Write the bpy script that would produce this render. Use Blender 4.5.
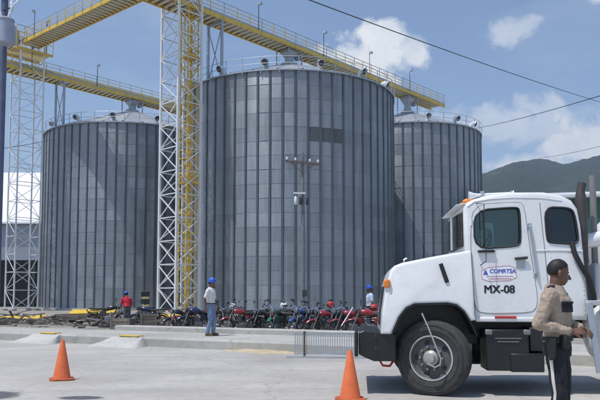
import bpy, bmesh, math, random
from mathutils import Vector, Matrix, Euler, noise as mnoise
random.seed(7)
PI = math.pi
R = math.radians
sc = bpy.context.scene
for o in list(bpy.data.objects):
    bpy.data.objects.remove(o)
COL = sc.collection

# ------------------------------------------------------------------ camera
cam_d = bpy.data.cameras.new('camera')
cam = bpy.data.objects.new('camera', cam_d)
COL.objects.link(cam)
cam.location = (0, 0, 1.4)
cam.rotation_euler = (R(94.0), 0, 0)
cam_d.sensor_width = 36
cam_d.lens = 40.8
cam_d.shift_y = 0.0825
cam_d.clip_end = 9000
sc.camera = cam
sc.render.resolution_x = 1024
sc.render.resolution_y = 683

# ------------------------------------------------------------------ sun, sky, exposure
SUN_EL = R(67)
SUN_AZ = R(57)                       # degrees to the left of straight behind the camera
to_sun = Vector((-math.sin(SUN_AZ)*math.cos(SUN_EL), -math.cos(SUN_AZ)*math.cos(SUN_EL), math.sin(SUN_EL)))
sun_d = bpy.data.lights.new('sun', 'SUN')
sun_d.energy = 4.0
sun_d.angle = R(0.53)
sun_d.color = (1.0, 0.95, 0.88)
sun = bpy.data.objects.new('sun', sun_d)
COL.objects.link(sun)
sun.rotation_euler = to_sun.to_track_quat('Z', 'Y').to_euler()
sun.location = (-20, -20, 60)

sc.view_settings.view_transform = 'Standard'
sc.view_settings.look = 'None'
sc.view_settings.gamma = 1
sc.view_settings.exposure = 0.0
sc.view_settings.use_curve_mapping = False

world = bpy.data.worlds.new('World')
sc.world = world
world.use_nodes = True
wt = world.node_tree
wt.nodes.clear()


class NT:
    """small node-graph helper"""
    def __init__(self, tree):
        self.t = tree

    def n(self, typ, **kw):
        nd = self.t.nodes.new(typ)
        for k, v in kw.items():
            setattr(nd, k, v)
        return nd

    def l(self, a, b):
        self.t.links.new(a, b)

    def put(self, v, sock):
        if isinstance(v, (int, float)):
            sock.default_value = v
        elif isinstance(v, (tuple, list)):
            sock.default_value = v
        else:
            self.l(v, sock)

    def m(self, op, a, b=0.0, c=0.0, clamp=False):
        nd = self.n('ShaderNodeMath', operation=op)
        nd.use_clamp = clamp
        self.put(a, nd.inputs[0]); self.put(b, nd.inputs[1]); self.put(c, nd.inputs[2])
        return nd.outputs[0]

    def vm(self, op, a, b=(0, 0, 0)):
        nd = self.n('ShaderNodeVectorMath', operation=op)
        self.put(a, nd.inputs[0]); self.put(b, nd.inputs[1])
        return nd.outputs[0]

    def noise(self, vec, scale, detail=4, rough=0.55, dist=0.0):
        nd = self.n('ShaderNodeTexNoise')
        if vec is not None:
            self.l(vec, nd.inputs['Vector'])
        nd.inputs['Scale'].default_value = scale
        nd.inputs['Detail'].default_value = detail
        nd.inputs['Roughness'].default_value = rough
        nd.inputs['Distortion'].default_value = dist
        return nd.outputs['Fac']

    def ramp(self, fac, stops):
        nd = self.n('ShaderNodeValToRGB')
        el = nd.color_ramp.elements
        while len(el) < len(stops):
            el.new(0.5)
        for e, (p, c) in zip(el, stops):
            e.position = p
            e.color = c if len(c) == 4 else (*c, 1)
        self.l(fac, nd.inputs[0])
        return nd.outputs[0]

    def mix(self, fac, a, b):
        nd = self.n('ShaderNodeMix', data_type='RGBA')
        self.put(fac, nd.inputs[0])
        self.put(a if not isinstance(a, tuple) or len(a) == 4 else (*a, 1), nd.inputs[6])
        self.put(b if not isinstance(b, tuple) or len(b) == 4 else (*b, 1), nd.inputs[7])
        return nd.outputs[2]


W = NT(wt)
sky = W.n('ShaderNodeTexSky', sky_type='NISHITA')
sky.sun_disc = False
sky.sun_elevation = SUN_EL
sky.sun_rotation = PI + SUN_AZ
sky.air_density = 1.0
sky.dust_density = 0.7
sky.ozone_density = 3.0
tc = W.n('ShaderNodeTexCoord')
sep = W.n('ShaderNodeSeparateXYZ')
W.l(tc.outputs['Generated'], sep.inputs[0])
dx, dy, dz = sep.outputs
az = W.m('ARCTAN2', dx, dy)
el = W.m('ARCSINE', dz)
nz = W.noise(tc.outputs['Generated'], 13.0, 9, 0.62, 0.5)
nz2 = W.noise(tc.outputs['Generated'], 30.0, 6, 0.6)
nn = W.m('ADD', W.m('MULTIPLY', W.m('SUBTRACT', nz, 0.5), 2.6), W.m('MULTIPLY', W.m('SUBTRACT', nz2, 0.5), 0.9))
blobs = [(5.2, 19.3, 5.2, 2.3, 1.0), (7.0, 21.3, 2.6, 1.6, 1.0), (10.0, 20.0, 2.2, 1.5, 0.85), (17.3, 20.9, 2.6, 1.2, 0.55), (25.2, 22.8, 2.8, 1.2, 0.8), (24.2, 12.4, 4.2, 2.0, 1.0), (21.4, 11.9, 3.0, 1.3, 1.0),
         (16.5, 10.6, 6.0, 1.4, 0.95), (18.5, 13.4, 8.0, 2.4, 0.6), (-31.0, 15.0, 5.0, 2.0, 0.8), (37.0, 17.0, 5.5, 1.9, 0.8)]
acc = None
for (a, e, ra, re, st) in blobs:
    da = W.m('DIVIDE', W.m('SUBTRACT', az, R(a)), R(ra))
    de = W.m('DIVIDE', W.m('SUBTRACT', el, R(e)), R(re))
    d2 = W.m('SQRT', W.m('ADD', W.m('MULTIPLY', da, da), W.m('MULTIPLY', de, de)))
    v = W.m('ADD', W.m('SUBTRACT', 1.0, d2), W.m('MULTIPLY', nn, 1.25))
    v = W.m('MULTIPLY', W.m('SMOOTH_MIN', W.m('MAXIMUM', W.m('MULTIPLY', v, 1.9), 0.0), 1.0, 0.35), st)
    acc = v if acc is None else W.m('MAXIMUM', acc, v)
# fair-weather clouds over the rest of the sky
flat = W.vm('DIVIDE', tc.outputs['Generated'], None) if False else None
cmb = W.n('ShaderNodeCombineXYZ')
den = W.m('ADD', W.m('MAXIMUM', dz, 0.0), 0.25)
W.l(W.m('DIVIDE', dx, den), cmb.inputs[0]); W.l(W.m('DIVIDE', dy, den), cmb.inputs[1])
nf = W.noise(cmb.outputs[0], 1.1, 8, 0.55, 0.2)
far_clouds = W.m('MULTIPLY', W.m('SUBTRACT', nf, 0.62, clamp=True), 4.0, clamp=True)
wisp = W.noise(cmb.outputs[0], 2.2, 7, 0.62, 1.0)
wisps = W.m('MULTIPLY', W.m('SUBTRACT', wisp, 0.5, clamp=True), 0.5, clamp=True)
cover = W.m('MAXIMUM', W.m('MAXIMUM', acc, far_clouds), wisps, clamp=True)
shade = W.noise(tc.outputs['Generated'], 14.0, 6, 0.6)
ccol = W.ramp(shade, [(0.3, (4.6, 5.1, 5.8)), (0.60, (6.3, 6.5, 6.7))])
bg = W.n('ShaderNodeBackground')
bg.inputs['Strength'].default_value = 0.15
skytint = W.mix(1.0, sky.outputs[0], sky.outputs[0])
W.l(W.mix(cover, skytint, ccol), bg.inputs['Color'])
wo = W.n('ShaderNodeOutputWorld')
W.l(bg.outputs[0], wo.inputs['Surface'])

# ------------------------------------------------------------------ materials
MATS = {}


def mat(name, col, rough=0.6, metal=0.0, var=0.12, vscale=3.0, bump=0.0, bscale=40.0, spec=0.5, rnd=0.0, coat=0.0, col2=None, coord='Object', dirt=0.0):
    if name in MATS:
        return MATS[name]
    m = bpy.data.materials.new(name)
    m.use_nodes = True
    N = NT(m.node_tree)
    b = m.node_tree.nodes['Principled BSDF']
    tcn = N.n('ShaderNodeTexCoord')
    vec = tcn.outputs['Object'] if coord == 'Object' else N.n('ShaderNodeNewGeometry').outputs['Position']
    fac = N.noise(vec, vscale, 6, 0.6)
    lo = tuple(max(0, c*(1-var)) for c in col)
    hi = tuple(min(1, c*(1+var)) for c in col) if col2 is None else col2
    c = N.ramp(fac, [(0.3, lo), (0.7, hi)])
    if dirt:
        dn = N.noise(vec, vscale*3.1, 7, 0.7)
        c = N.mix(N.m('MULTIPLY', N.m('SUBTRACT', dn, 0.5, clamp=True), dirt*3, clamp=True), c, (0.16, 0.13, 0.10))
    if rnd:
        oi = N.n('ShaderNodeObjectInfo')
        hsv = N.n('ShaderNodeHueSaturation')
        N.l(c, hsv.inputs['Color'])
        N.l(N.m('ADD', N.m('MULTIPLY', oi.outputs['Random'], 2*rnd), 1-rnd), hsv.inputs['Value'])
        c = hsv.outputs[0]
    N.l(c, b.inputs['Base Color'])
    rn = N.noise(vec, vscale*2.3, 4, 0.6)
    N.l(N.m('ADD', N.m('MULTIPLY', N.m('SUBTRACT', rn, 0.5), 0.25), rough, clamp=True), b.inputs['Roughness'])
    b.inputs['Metallic'].default_value = metal
    b.inputs['Specular IOR Level'].default_value = spec
    b.inputs['Coat Weight'].default_value = coat
    b.inputs['Coat Roughness'].default_value = 0.08
    if bump:
        bn = N.n('ShaderNodeBump')
        bn.inputs['Strength'].default_value = 0.6
        bn.inputs['Distance'].default_value = bump
        N.l(N.noise(vec, bscale, 6, 0.6), bn.inputs['Height'])
        N.l(bn.outputs[0], b.inputs['Normal'])
    MATS[name] = m
    return m


def corrugated(name, col, pitch, slope, rough, metal, rnd, axis='Z', var=0.1):
    """metal sheet whose fine corrugation is a relief along one world axis"""
    m = bpy.data.materials.new(name)
    m.use_nodes = True
    N = NT(m.node_tree)
    b = m.node_tree.nodes['Principled BSDF']
    g = N.n('ShaderNodeNewGeometry')
    s = N.n('ShaderNodeSeparateXYZ')
    N.l(g.outputs['Position'], s.inputs[0])
    v = N.m('MULTIPLY', N.m('COSINE', N.m('MULTIPLY', s.outputs['XYZ'.index(axis)], 2*PI/pitch)), slope)
    cb = N.n('ShaderNodeCombineXYZ')
    N.l(v, cb.inputs['XYZ'.index(axis)])
    N.l(N.vm('NORMALIZE', N.vm('ADD', g.outputs['Normal'], cb.outputs[0])), b.inputs['Normal'])
    # spangle and streaks
    mp = N.n('ShaderNodeMapping')
    mp.inputs['Scale'].default_value = (1, 1, 0.12)
    N.l(g.outputs['Position'], mp.inputs['Vector'])
    f1 = N.noise(mp.outputs[0], 2.2, 6, 0.65)
    c = N.ramp(f1, [(0.3, tuple(x*(1-var) for x in col)), (0.7, tuple(min(1, x*(1+var)) for x in col))])
    oi = N.n('ShaderNodeObjectInfo')
    hsv = N.n('ShaderNodeHueSaturation')
    N.l(c, hsv.inputs['Color'])
    N.l(N.m('ADD', N.m('MULTIPLY', oi.outputs['Random'], 2*rnd), 1-rnd), hsv.inputs['Value'])
    N.l(hsv.outputs[0], b.inputs['Base Color'])
    N.l(N.m('ADD', N.m('MULTIPLY', N.m('SUBTRACT', oi.outputs['Random'], 0.5), 0.12), rough), b.inputs['Roughness'])
    b.inputs['Metallic'].default_value = metal
    MATS[name] = m
    return m


def glass_mat(name, tint, fac=0.35, spec_rough=0.03):
    m = bpy.data.materials.new(name)
    m.use_nodes = True
    N = NT(m.node_tree)
    m.node_tree.nodes.clear()
    tr = N.n('ShaderNodeBsdfTransparent')
    tr.inputs[0].default_value = (*tint, 1)
    gl = N.n('ShaderNodeBsdfGlossy')
    gl.inputs['Roughness'].default_value = spec_rough
    fr = N.n('ShaderNodeFresnel')
    fr.inputs[0].default_value = 1.5
    mx = N.n('ShaderNodeMixShader')
    N.l(N.m('ADD', fr.outputs[0], fac*0.1, clamp=True), mx.inputs[0])
    N.l(tr.outputs[0], mx.inputs[1]); N.l(gl.outputs[0], mx.inputs[2])
    out = N.n('ShaderNodeOutputMaterial')
    N.l(mx.outputs[0], out.inputs[0])
    MATS[name] = m
    return m


SHEET = corrugated('galvanised corrugated sheet', (0.272, 0.303, 0.338), 0.106, 0.38, 0.33, 0.55, 0.10, var=0.17)
SHEETD = corrugated('darker galvanised sheet', (0.11, 0.125, 0.13), 0.106, 0.34, 0.5, 0.4, 0.08)
STIFF = mat('galvanised stiffener', (0.11, 0.125, 0.145), 0.5, 0.45, 0.15, 1.5, rnd=0.12)
ROOFM = mat('galvanised roof', (0.42, 0.45, 0.49), 0.45, 0.5, 0.1, 1.0, rnd=0.08)
GALV = mat('galvanised steel', (0.40, 0.44, 0.49), 0.5, 0.6, 0.12, 2.0)
YELLOW = mat('yellow paint', (0.68, 0.47, 0.08), 0.5, 0.0, 0.15, 1.5, dirt=0.2)
YELLOWC = mat('faded yellow paint', (0.60, 0.48, 0.18), 0.55, 0.0, 0.15, 1.2, dirt=0.3)
TOWERW = mat('white tower paint', (0.70, 0.72, 0.74), 0.45, 0.0, 0.08, 1.0, dirt=0.15)
TOWERG = mat('pale grey tower paint', (0.45, 0.50, 0.56), 0.5, 0.2, 0.1, 1.0)
PALE = mat('pale underside board', (0.72, 0.60, 0.34), 0.6, 0, 0.12, 1.5)
DARK = mat('dark steel', (0.05, 0.055, 0.06), 0.5, 0.3)
BLACK = mat('black paint', (0.011, 0.012, 0.015), 0.38, 0.0, 0.3, 6, dirt=0.08)
RUBBER = mat('tyre rubber', (0.045, 0.045, 0.047), 0.85, 0.0, 0.3, 8, bump=0.004, bscale=30, dirt=0.45)
BLKRUB = mat('black rubber seal', (0.012, 0.012, 0.013), 0.6)
CHROME = mat('chrome', (0.75, 0.76, 0.78), 0.18, 1.0, 0.05)
WHITE = mat('white truck paint', (0.74, 0.75, 0.76), 0.3, 0.0, 0.05, 1.2, coat=0.35, dirt=0.24)
WOOD = mat('weathered plank', (0.20, 0.17, 0.14), 0.8, 0, 0.3, 6, bump=0.002, rnd=0.25)
POLEW = mat('utility pole wood', (0.13, 0.115, 0.10), 0.8, 0, 0.3, 6)
POLEB = mat('blue grey pole', (0.10, 0.12, 0.20), 0.6, 0, 0.2, 3)
TRAFO = mat('transformer paint', (0.33, 0.36, 0.45), 0.5, 0.1, 0.1, 3)
PORC = mat('white porcelain', (0.75, 0.76, 0.78), 0.2)
ORANGE = mat('cone orange', (0.70, 0.15, 0.045), 0.6, 0, 0.14, 6, dirt=0.35)
AMBER = mat('amber lens', (0.75, 0.22, 0.03), 0.25, 0, 0.1, 10)
REDL = mat('red lens', (0.5, 0.02, 0.02), 0.3)
GLASSD = glass_mat('tinted side glass', (0.80, 0.90, 0.85))
GLASSG = glass_mat('green windscreen', (0.45, 0.68, 0.58))
GLASSB = glass_mat('dark rear glass', (0.26, 0.31, 0.33))
TRIM = mat('dark vinyl trim', (0.05, 0.055, 0.06), 0.7)
SEATM = mat('pale seat cover', (0.62, 0.64, 0.66), 0.8)


def concrete_mat(name, a, b, stain_shadow=0.3):
    m = bpy.data.materials.new(name)
    m.use_nodes = True
    N = NT(m.node_tree)
    bs = m.node_tree.nodes['Principled BSDF']
    g = N.n('ShaderNodeNewGeometry')
    f1 = N.noise(g.outputs['Position'], 0.35, 8, 0.6, 0.4)
    c = N.ramp(f1, [(0.32, a), (0.68, b)])
    f2 = N.noise(g.outputs['Position'], 6.0, 8, 0.72)
    c = N.mix(N.m('MULTIPLY', N.m('SUBTRACT', f2, 0.48, clamp=True), 2.4, clamp=True), c, tuple(x*0.72 for x in a))
    f3 = N.noise(g.outputs['Position'], 90.0, 3, 0.7)
    c = N.mix(N.m('MULTIPLY', N.m('SUBTRACT', f3, 0.56, clamp=True), 2.0, clamp=True), c, (0.2, 0.195, 0.185))
    # tyre-worn streaks along the carriageway
    mp = N.n('ShaderNodeMapping')
    mp.inputs['Rotation'].default_value = (0, 0, R(28))
    mp.inputs['Scale'].default_value = (0.06, 1.1, 1)
    N.l(g.outputs['Position'], mp.inputs['Vector'])
    f4 = N.noise(mp.outputs[0], 1.6, 5, 0.6)
    c = N.mix(N.m('MULTIPLY', N.m('SUBTRACT', f4, 0.5, clamp=True), stain_shadow*3, clamp=True), c, tuple(x*0.55 for x in a))
    vo = N.n('ShaderNodeTexVoronoi', feature='DISTANCE_TO_EDGE')
    wv = N.n('ShaderNodeVectorMath', operation='ADD')
    nv = N.n('ShaderNodeTexNoise')
    nv.inputs['Scale'].default_value = 1.5
    N.l(g.outputs['Position'], nv.inputs['Vector'])
    N.l(g.outputs['Position'], wv.inputs[0]); N.l(nv.outputs['Color'], wv.inputs[1])
    N.l(wv.outputs[0], vo.inputs['Vector'])
    vo.inputs['Scale'].default_value = 0.22
    crack = N.m('SUBTRACT', 1.0, N.m('MULTIPLY', vo.outputs['Distance'], 130.0), clamp=True)
    c = N.mix(N.m('MULTIPLY', crack, 0.28), c, (0.12, 0.115, 0.105))
    N.l(c, bs.inputs['Base Color'])
    bs.inputs['Roughness'].default_value = 0.85
    bn = N.n('ShaderNodeBump')
    bn.inputs['Distance'].default_value = 0.006
    bn.inputs['Strength'].default_value = 0.5
    N.l(N.noise(g.outputs['Position'], 35, 6, 0.7), bn.inputs['Height'])
    N.l(bn.outputs[0], bs.inputs['Normal'])
    MATS[name] = m
    return m


ROADM = concrete_mat('road concrete', (0.345, 0.332, 0.312), (0.50, 0.482, 0.452), 0.5)
KERBM = concrete_mat('kerb concrete', (0.34, 0.335, 0.31), (0.48, 0.475, 0.45), 0.25)
YARDM = concrete_mat('dusty yard', (0.24, 0.22, 0.19), (0.36, 0.34, 0.30), 0.3)


# ------------------------------------------------------------------ mesh helpers
def link(o, parent=None):
    COL.objects.link(o)
    if parent is not None:
        o.parent = parent
    return o


def tag(o, label=None, cat=None, group=None, kind=None):
    if label: o['label'] = label
    if cat: o['category'] = cat
    if group: o['group'] = group
    if kind: o['kind'] = kind
    return o


def empty(name, loc=(0, 0, 0), rz=0.0, label=None, cat=None, group=None):
    o = bpy.data.objects.new(name, None)
    o.empty_display_size = 0.2
    link(o)
    o.location = loc
    o.rotation_euler = (0, 0, rz)
    return tag(o, label, cat, group)


class MB:
    def __init__(self):
        self.v = []
        self.f = []
        self.xf = None

    def add(self, vs, fs):
        b = len(self.v)
        if self.xf:
            vs = [self.xf(Vector(p)) for p in vs]
        self.v += [tuple(p) for p in vs]
        self.f += [tuple(i+b for i in q) for q in fs]
        return self

    def box(self, c, s, rot=None):
        hx, hy, hz = s[0]/2, s[1]/2, s[2]/2
        M = rot if rot is not None else Matrix.Identity(3)
        vs = [Vector(c) + M @ Vector((x*hx, y*hy, z*hz)) for x in (-1, 1) for y in (-1, 1) for z in (-1, 1)]
        return self.add(vs, [(0, 1, 3, 2), (4, 6, 7, 5), (0, 4, 5, 1), (2, 3, 7, 6), (0, 2, 6, 4), (1, 5, 7, 3)])

    def bar(self, p, q, w, h=None, up=(0, 0, 1)):
        p, q = Vector(p), Vector(q)
        h = h or w
        d = (q-p)
        L = d.length
        d.normalize()
        u = Vector(up)
        if abs(d.dot(u)) > 0.98:
            u = Vector((1, 0, 0))
        s = d.cross(u).normalized()
        u = s.cross(d).normalized()
        M = Matrix((d, s, u)).transposed()
        return self.box((p+q)/2, (L, w, h), M)

    def tube(self, pts, r, n=8, cap=True, closed=False):
        pts = [Vector(p) for p in pts]
        rs = r if isinstance(r, (list, tuple)) else [r]*len(pts)
        vs, fs = [], []
        ref = None
        m = len(pts)
        for i, p in enumerate(pts):
            a = pts[(i-1) % m] if (closed or i > 0) else p
            b = pts[(i+1) % m] if (closed or i < m-1) else p
            d = (b-a).normalized()
            if ref is None:
                ref = Vector((0, 0, 1)) if abs(d.z) < 0.9 else Vector((1, 0, 0))
            s = d.cross(ref).normalized()
            u = s.cross(d).normalized()
            ref = u
            for k in range(n):
                t = 2*PI*k/n
                vs.append(p + (s*math.cos(t) + u*math.sin(t))*rs[i])
        for i in range(m if closed else m-1):
            j = (i+1) % m
            for k in range(n):
                k2 = (k+1) % n
                fs.append((i*n+k, j*n+k, j*n+k2, i*n+k2))
        if cap and not closed:
            fs.append(tuple(range(n)))
            fs.append(tuple((m-1)*n+k for k in reversed(range(n))))
        return self.add(vs, fs)

    def lathe(self, prof, o=(0, 0, 0), axis='Z', n=24, caps=True):
        """prof: list of (radius, distance along axis)"""
        vs, fs = [], []
        o = Vector(o)
        for (r, h) in prof:
            for k in range(n):
                t = 2*PI*k/n
                a, b = r*math.cos(t), r*math.sin(t)
                vs.append(o + Vector({'Z': (a, b, h), 'X': (h, a, b), 'Y': (b, h, a)}[axis]))
        for i in range(len(prof)-1):
            for k in range(n):
                k2 = (k+1) % n
                fs.append((i*n+k, i*n+k2, (i+1)*n+k2, (i+1)*n+k))
        if math.dist(prof[0], prof[-1]) < 1e-6: caps = False
        if caps and prof[0][0] > 1e-4: fs.append(tuple(reversed(range(n))))
        if caps and prof[-1][0] > 1e-4: fs.append(tuple((len(prof)-1)*n+k for k in range(n)))
        return self.add(vs, fs)

    def ell(self, c, r, n=16, m=10, rot=None):
        vs, fs = [], []
        c = Vector(c)
        M = rot if rot is not None else Matrix.Identity(3)
        r = (r, r, r) if isinstance(r, (int, float)) else r
        for i in range(1, m):
            t = PI*i/m
            for k in range(n):
                a = 2*PI*k/n
                vs.append(c + M @ Vector((r[0]*math.sin(t)*math.cos(a), r[1]*math.sin(t)*math.sin(a), r[2]*math.cos(t))))
        top, bot = len(vs), len(vs)+1
        vs += [c + M @ Vector((0, 0, r[2])), c + M @ Vector((0, 0, -r[2]))]
        for i in range(m-2):
            for k in range(n):
                k2 = (k+1) % n
                fs.append((i*n+k, (i+1)*n+k, (i+1)*n+k2, i*n+k2))
        for k in range(n):
            k2 = (k+1) % n
            fs.append((top, k, k2))
            fs.append((bot, (m-2)*n+k2, (m-2)*n+k))
        return self.add(vs, fs)

    def cap(self, p, q, r1, r2=None, n=12, m=4):
        p, q = Vector(p), Vector(q)
        r2 = r1 if r2 is None else r2
        d = (q-p).normalized()
        pts, rs = [], []
        for i in range(m, 0, -1):
            t = PI/2*i/(m+0.15)
            pts.append(p - d*r1*math.sin(t)); rs.append(r1*math.cos(t))
        pts += [p, q]; rs += [r1, r2]
        for i in range(1, m+1):
            t = PI/2*i/(m+0.15)
            pts.append(q + d*r2*math.sin(t)); rs.append(r2*math.cos(t))
        return self.tube(pts, rs, n)

    def loft(self, rings, cap=True):
        n = len(rings[0])
        vs = [p for r in rings for p in r]
        fs = []
        for i in range(len(rings)-1):
            for k in range(n):
                k2 = (k+1) % n
                fs.append((i*n+k, i*n+k2, (i+1)*n+k2, (i+1)*n+k))
        if cap:
            fs.append(tuple(reversed(range(n))))
            fs.append(tuple((len(rings)-1)*n+k for k in range(n)))
        return self.add(vs, fs)

    def prism(self, poly, y0, y1):
        """polygon in XZ pushed along Y"""
        n = len(poly)
        vs = [(x, y0, z) for x, z in poly] + [(x, y1, z) for x, z in poly]
        fs = [tuple(range(n)), tuple(reversed(range(n, 2*n)))]
        fs += [(i, i+n, (i+1) % n+n, (i+1) % n) for i in range(n)]
        return self.add(vs, fs)

    def mesh(self, name, m=None, smooth=False, angle=35, fix=True):
        me = bpy.data.meshes.new(name)
        me.from_pydata(self.v, [], self.f)
        if fix:
            bm = bmesh.new()
            bm.from_mesh(me)
            bmesh.ops.recalc_face_normals(bm, faces=bm.faces)
            bm.to_mesh(me)
            bm.free()
        if smooth:
            me.polygons.foreach_set('use_smooth', [True]*len(me.polygons))
            me.set_sharp_from_angle(angle=R(angle))
        if m: me.materials.append(m)
        me.update()
        return me

    def build(self, name, m, parent=None, smooth=False, angle=35, bevel=0.0, loc=None, seg=2):
        o = bpy.data.objects.new(name, self.mesh(name, m, smooth or bevel > 0, angle))
        link(o, parent)
        if loc is not None: o.location = loc
        if bevel:
            md = o.modifiers.new('bevel', 'BEVEL')
            md.width = bevel
            md.segments = seg
            md.limit_method = 'ANGLE'
            md.angle_limit = R(40)
            md.harden_normals = False
        return o


def inst(name, me, parent, loc=(0, 0, 0), rot=(0, 0, 0), scale=None):
    o = bpy.data.objects.new(name, me)
    link(o, parent)
    o.location = loc
    o.rotation_euler = rot
    if scale: o.scale = scale
    return o


def copy_tree(o, parent=None):
    c = o.copy()
    link(c, parent)
    for ch in list(o.children):
        copy_tree(ch, c)
    return c


def baked(o, cutters=(), solver='EXACT'):
    """apply boolean cutters to o, then drop the cutters"""
    for c in cutters:
        md = o.modifiers.new('cut', 'BOOLEAN')
        md.operation = 'DIFFERENCE'
        md.object = c
        md.solver = solver
    ts = bpy.data.scenes.new('scratch')
    for c in (o, *cutters):
        ts.collection.objects.link(c)
    vl = ts.view_layers[0]
    vl.update()
    dg = vl.depsgraph
    me = bpy.data.meshes.new_from_object(o.evaluated_get(dg))
    ts.collection.objects.unlink(o)
    bpy.data.scenes.remove(ts)
    o.modifiers.clear()
    o.data = me
    for c in cutters:
        bpy.data.objects.remove(c)
    return o


# ------------------------------------------------------------------ ground, road, kerbs, hills
def sheet(name, pts, z, m):
    mb = MB()
    mb.add([(x, y, z) for x, y in pts], [tuple(range(len(pts)))])
    return tag(mb.build(name, m), kind='structure')


sheet('ground', [(-2900, -300), (2900, -300), (2900, 2400), (-2900, 2400)], 0.0, YARDM)
KD = Vector((7.8, -4.2, 0)).normalized()            # kerb direction, towards the right
KN = Vector((-KD.y, KD.x, 0)) * 1.0                 # away from the camera
K0 = Vector((0, 17.0, 0))


def kp(t, n, z=0.0):
    p = K0 + KD*t + KN*n
    return Vector((p.x, p.y, z))


a, b = kp(-60, 0.3), kp(60, 0.3)
sheet('road', [(a.x, a.y), (-60, -40), (80, -40), (b.x, b.y)], 0.004, ROADM)


def strip(name, prof, t0, t1, m, n=40, jitter=0.012, kind='structure', bevel=0.03):
    """long kerb-like solid: prof = polygon of (n, z), swept along the kerb line with a slightly uneven hand-cast edge"""
    mb = MB()
    rings = []
    for i in range(n+1):
        t = t0+(t1-t0)*i/n
        rings.append([kp(t, p[0] + jitter*(mnoise.noise((t*0.9, p[0]*3, p[1]*5))), p[1] + (jitter*0.6*mnoise.noise((t*0.7, p[0], 9)) if p[1] > 0 else 0)) for p in prof])
    mb.loft(rings)
    o = mb.build(name, m, bevel=0, smooth=True, angle=30)
    if kind: tag(o, kind=kind)
    return o


strip('kerb', [(0, -0.05), (0, 0.22), (0.05, 0.27), (2.3, 0.29), (2.3, -0.05)], -16, 14, KERBM)
strip('kerb', [(2.305, -0.05), (2.305, 0.42), (2.34, 0.45), (2.75, 0.45), (2.78, 0.42), (2.78, -0.05)], -8.3, 14, KERBM)
SAND = mat('spilled sand', (0.46, 0.39, 0.26), 0.9, 0, 0.2, 4, bump=0.01, bscale=25, coord='World')


def ramp(t, w, d, m=KERBM):
    e = empty('ramp', kp(t, 0), math.atan2(KD.y, KD.x))
    tag(e, kind='structure')
    mb = MB()
    hw = w/2
    nu, nv = 24, 8
    vs, fs = [], []
    for jv in range(nv+1):
        v = jv/nv
        for iu in range(nu+1):
            u = iu/nu*2-1
            f_ = hw*(1-0.34*v)
            x = u*f_ + 0.05*mnoise.noise((u*4+t, v*3, 1.0))
            y = -d*(1-v) - 0.05*(1-v)*mnoise.noise((u*5, t, 4.0)) - 0.012
            edge = min(1.0, (1-abs(u))/0.16)
            z = 0.006 + 0.245*v*(edge**0.7) + 0.012*mnoise.noise((x*5+t, y*5, 2))*min(1, 4*v)*edge
            vs.append((x, y, max(0.0055, z)))
    for jv in range(nv):
        for iu in range(nu):
            k = jv*(nu+1)+iu
            fs.append((k, k+1, k+nu+2, k+nu+1))
    mb.add(vs, fs)
    mb.build('slope', m, e, smooth=True, angle=50)
    mb = MB()
    mb.box((0, 0.12, 0.283), (w*0.36, 0.26, 0.03))
    mb.build('yellow_edge', YELLOW, e, bevel=0.006)
    return e


RAMPM = concrete_mat('ramp concrete', (0.40, 0.395, 0.38), (0.52, 0.515, 0.50), 0.3)
ramp(-8.9, 1.9, 0.75, RAMPM)
ramp(-5.6, 2.0, 0.75, RAMPM)
# sand spilled along the kerb foot: a low uneven drift
mb = MB()
rings = []
for i in range(25):
    t = -2.3 + 2.6*i/24
    env = math.sin(PI*i/24)**0.7
    h = (0.055 + 0.05*mnoise.noise((t*2.3, 1, 4)))*env
    w = (0.42 + 0.22*mnoise.noise((t*1.7, 8, 2)))*env + 0.02
    rings.append([kp(t, 0.02, -0.01), kp(t, 0.02, 0.006+h), kp(t, -w*0.4, 0.006+h*0.75), kp(t, -w*0.8, 0.006+h*0.25), kp(t, -w, 0.004), kp(t, -w, -0.01)])
mb.loft(rings)
tag(mb.build('sand', SAND, smooth=True, angle=60), 'low drift of yellow sand at the foot of the kerb', 'sand', kind='stuff')

# shadows painted on the road: thin soft-edged dark blotches with their own outline
SHADOWP = mat('painted road shadow', (0.10, 0.10, 0.115), 0.6, 0, 0.35, 3, coord='World')
_N = NT(SHADOWP.node_tree)
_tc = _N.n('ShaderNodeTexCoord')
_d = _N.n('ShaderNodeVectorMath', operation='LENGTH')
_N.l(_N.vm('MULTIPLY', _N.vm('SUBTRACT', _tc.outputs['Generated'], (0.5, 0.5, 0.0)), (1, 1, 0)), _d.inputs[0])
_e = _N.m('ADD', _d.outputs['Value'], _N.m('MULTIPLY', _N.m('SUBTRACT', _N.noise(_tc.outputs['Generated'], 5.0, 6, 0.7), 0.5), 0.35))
_N.l(_N.m('MULTIPLY', _N.m('SUBTRACT', 0.45, _e, clamp=True), 5.0, clamp=True), SHADOWP.node_tree.nodes['Principled BSDF'].inputs['Alpha'])


def stain_shadow(cx, cy, rx, ry, seed):
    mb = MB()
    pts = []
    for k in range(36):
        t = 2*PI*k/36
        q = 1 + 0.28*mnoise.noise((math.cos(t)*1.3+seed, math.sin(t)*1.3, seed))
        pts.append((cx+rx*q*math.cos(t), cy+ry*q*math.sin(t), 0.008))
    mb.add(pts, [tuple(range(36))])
    tag(mb.build('painted_shadow', SHADOWP), kind='structure')


stain_shadow(-3.05, 9.55, 0.36, 0.20, 2.2)
stain_shadow(-4.45, 9.75, 0.62, 0.50, 7.1)

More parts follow.
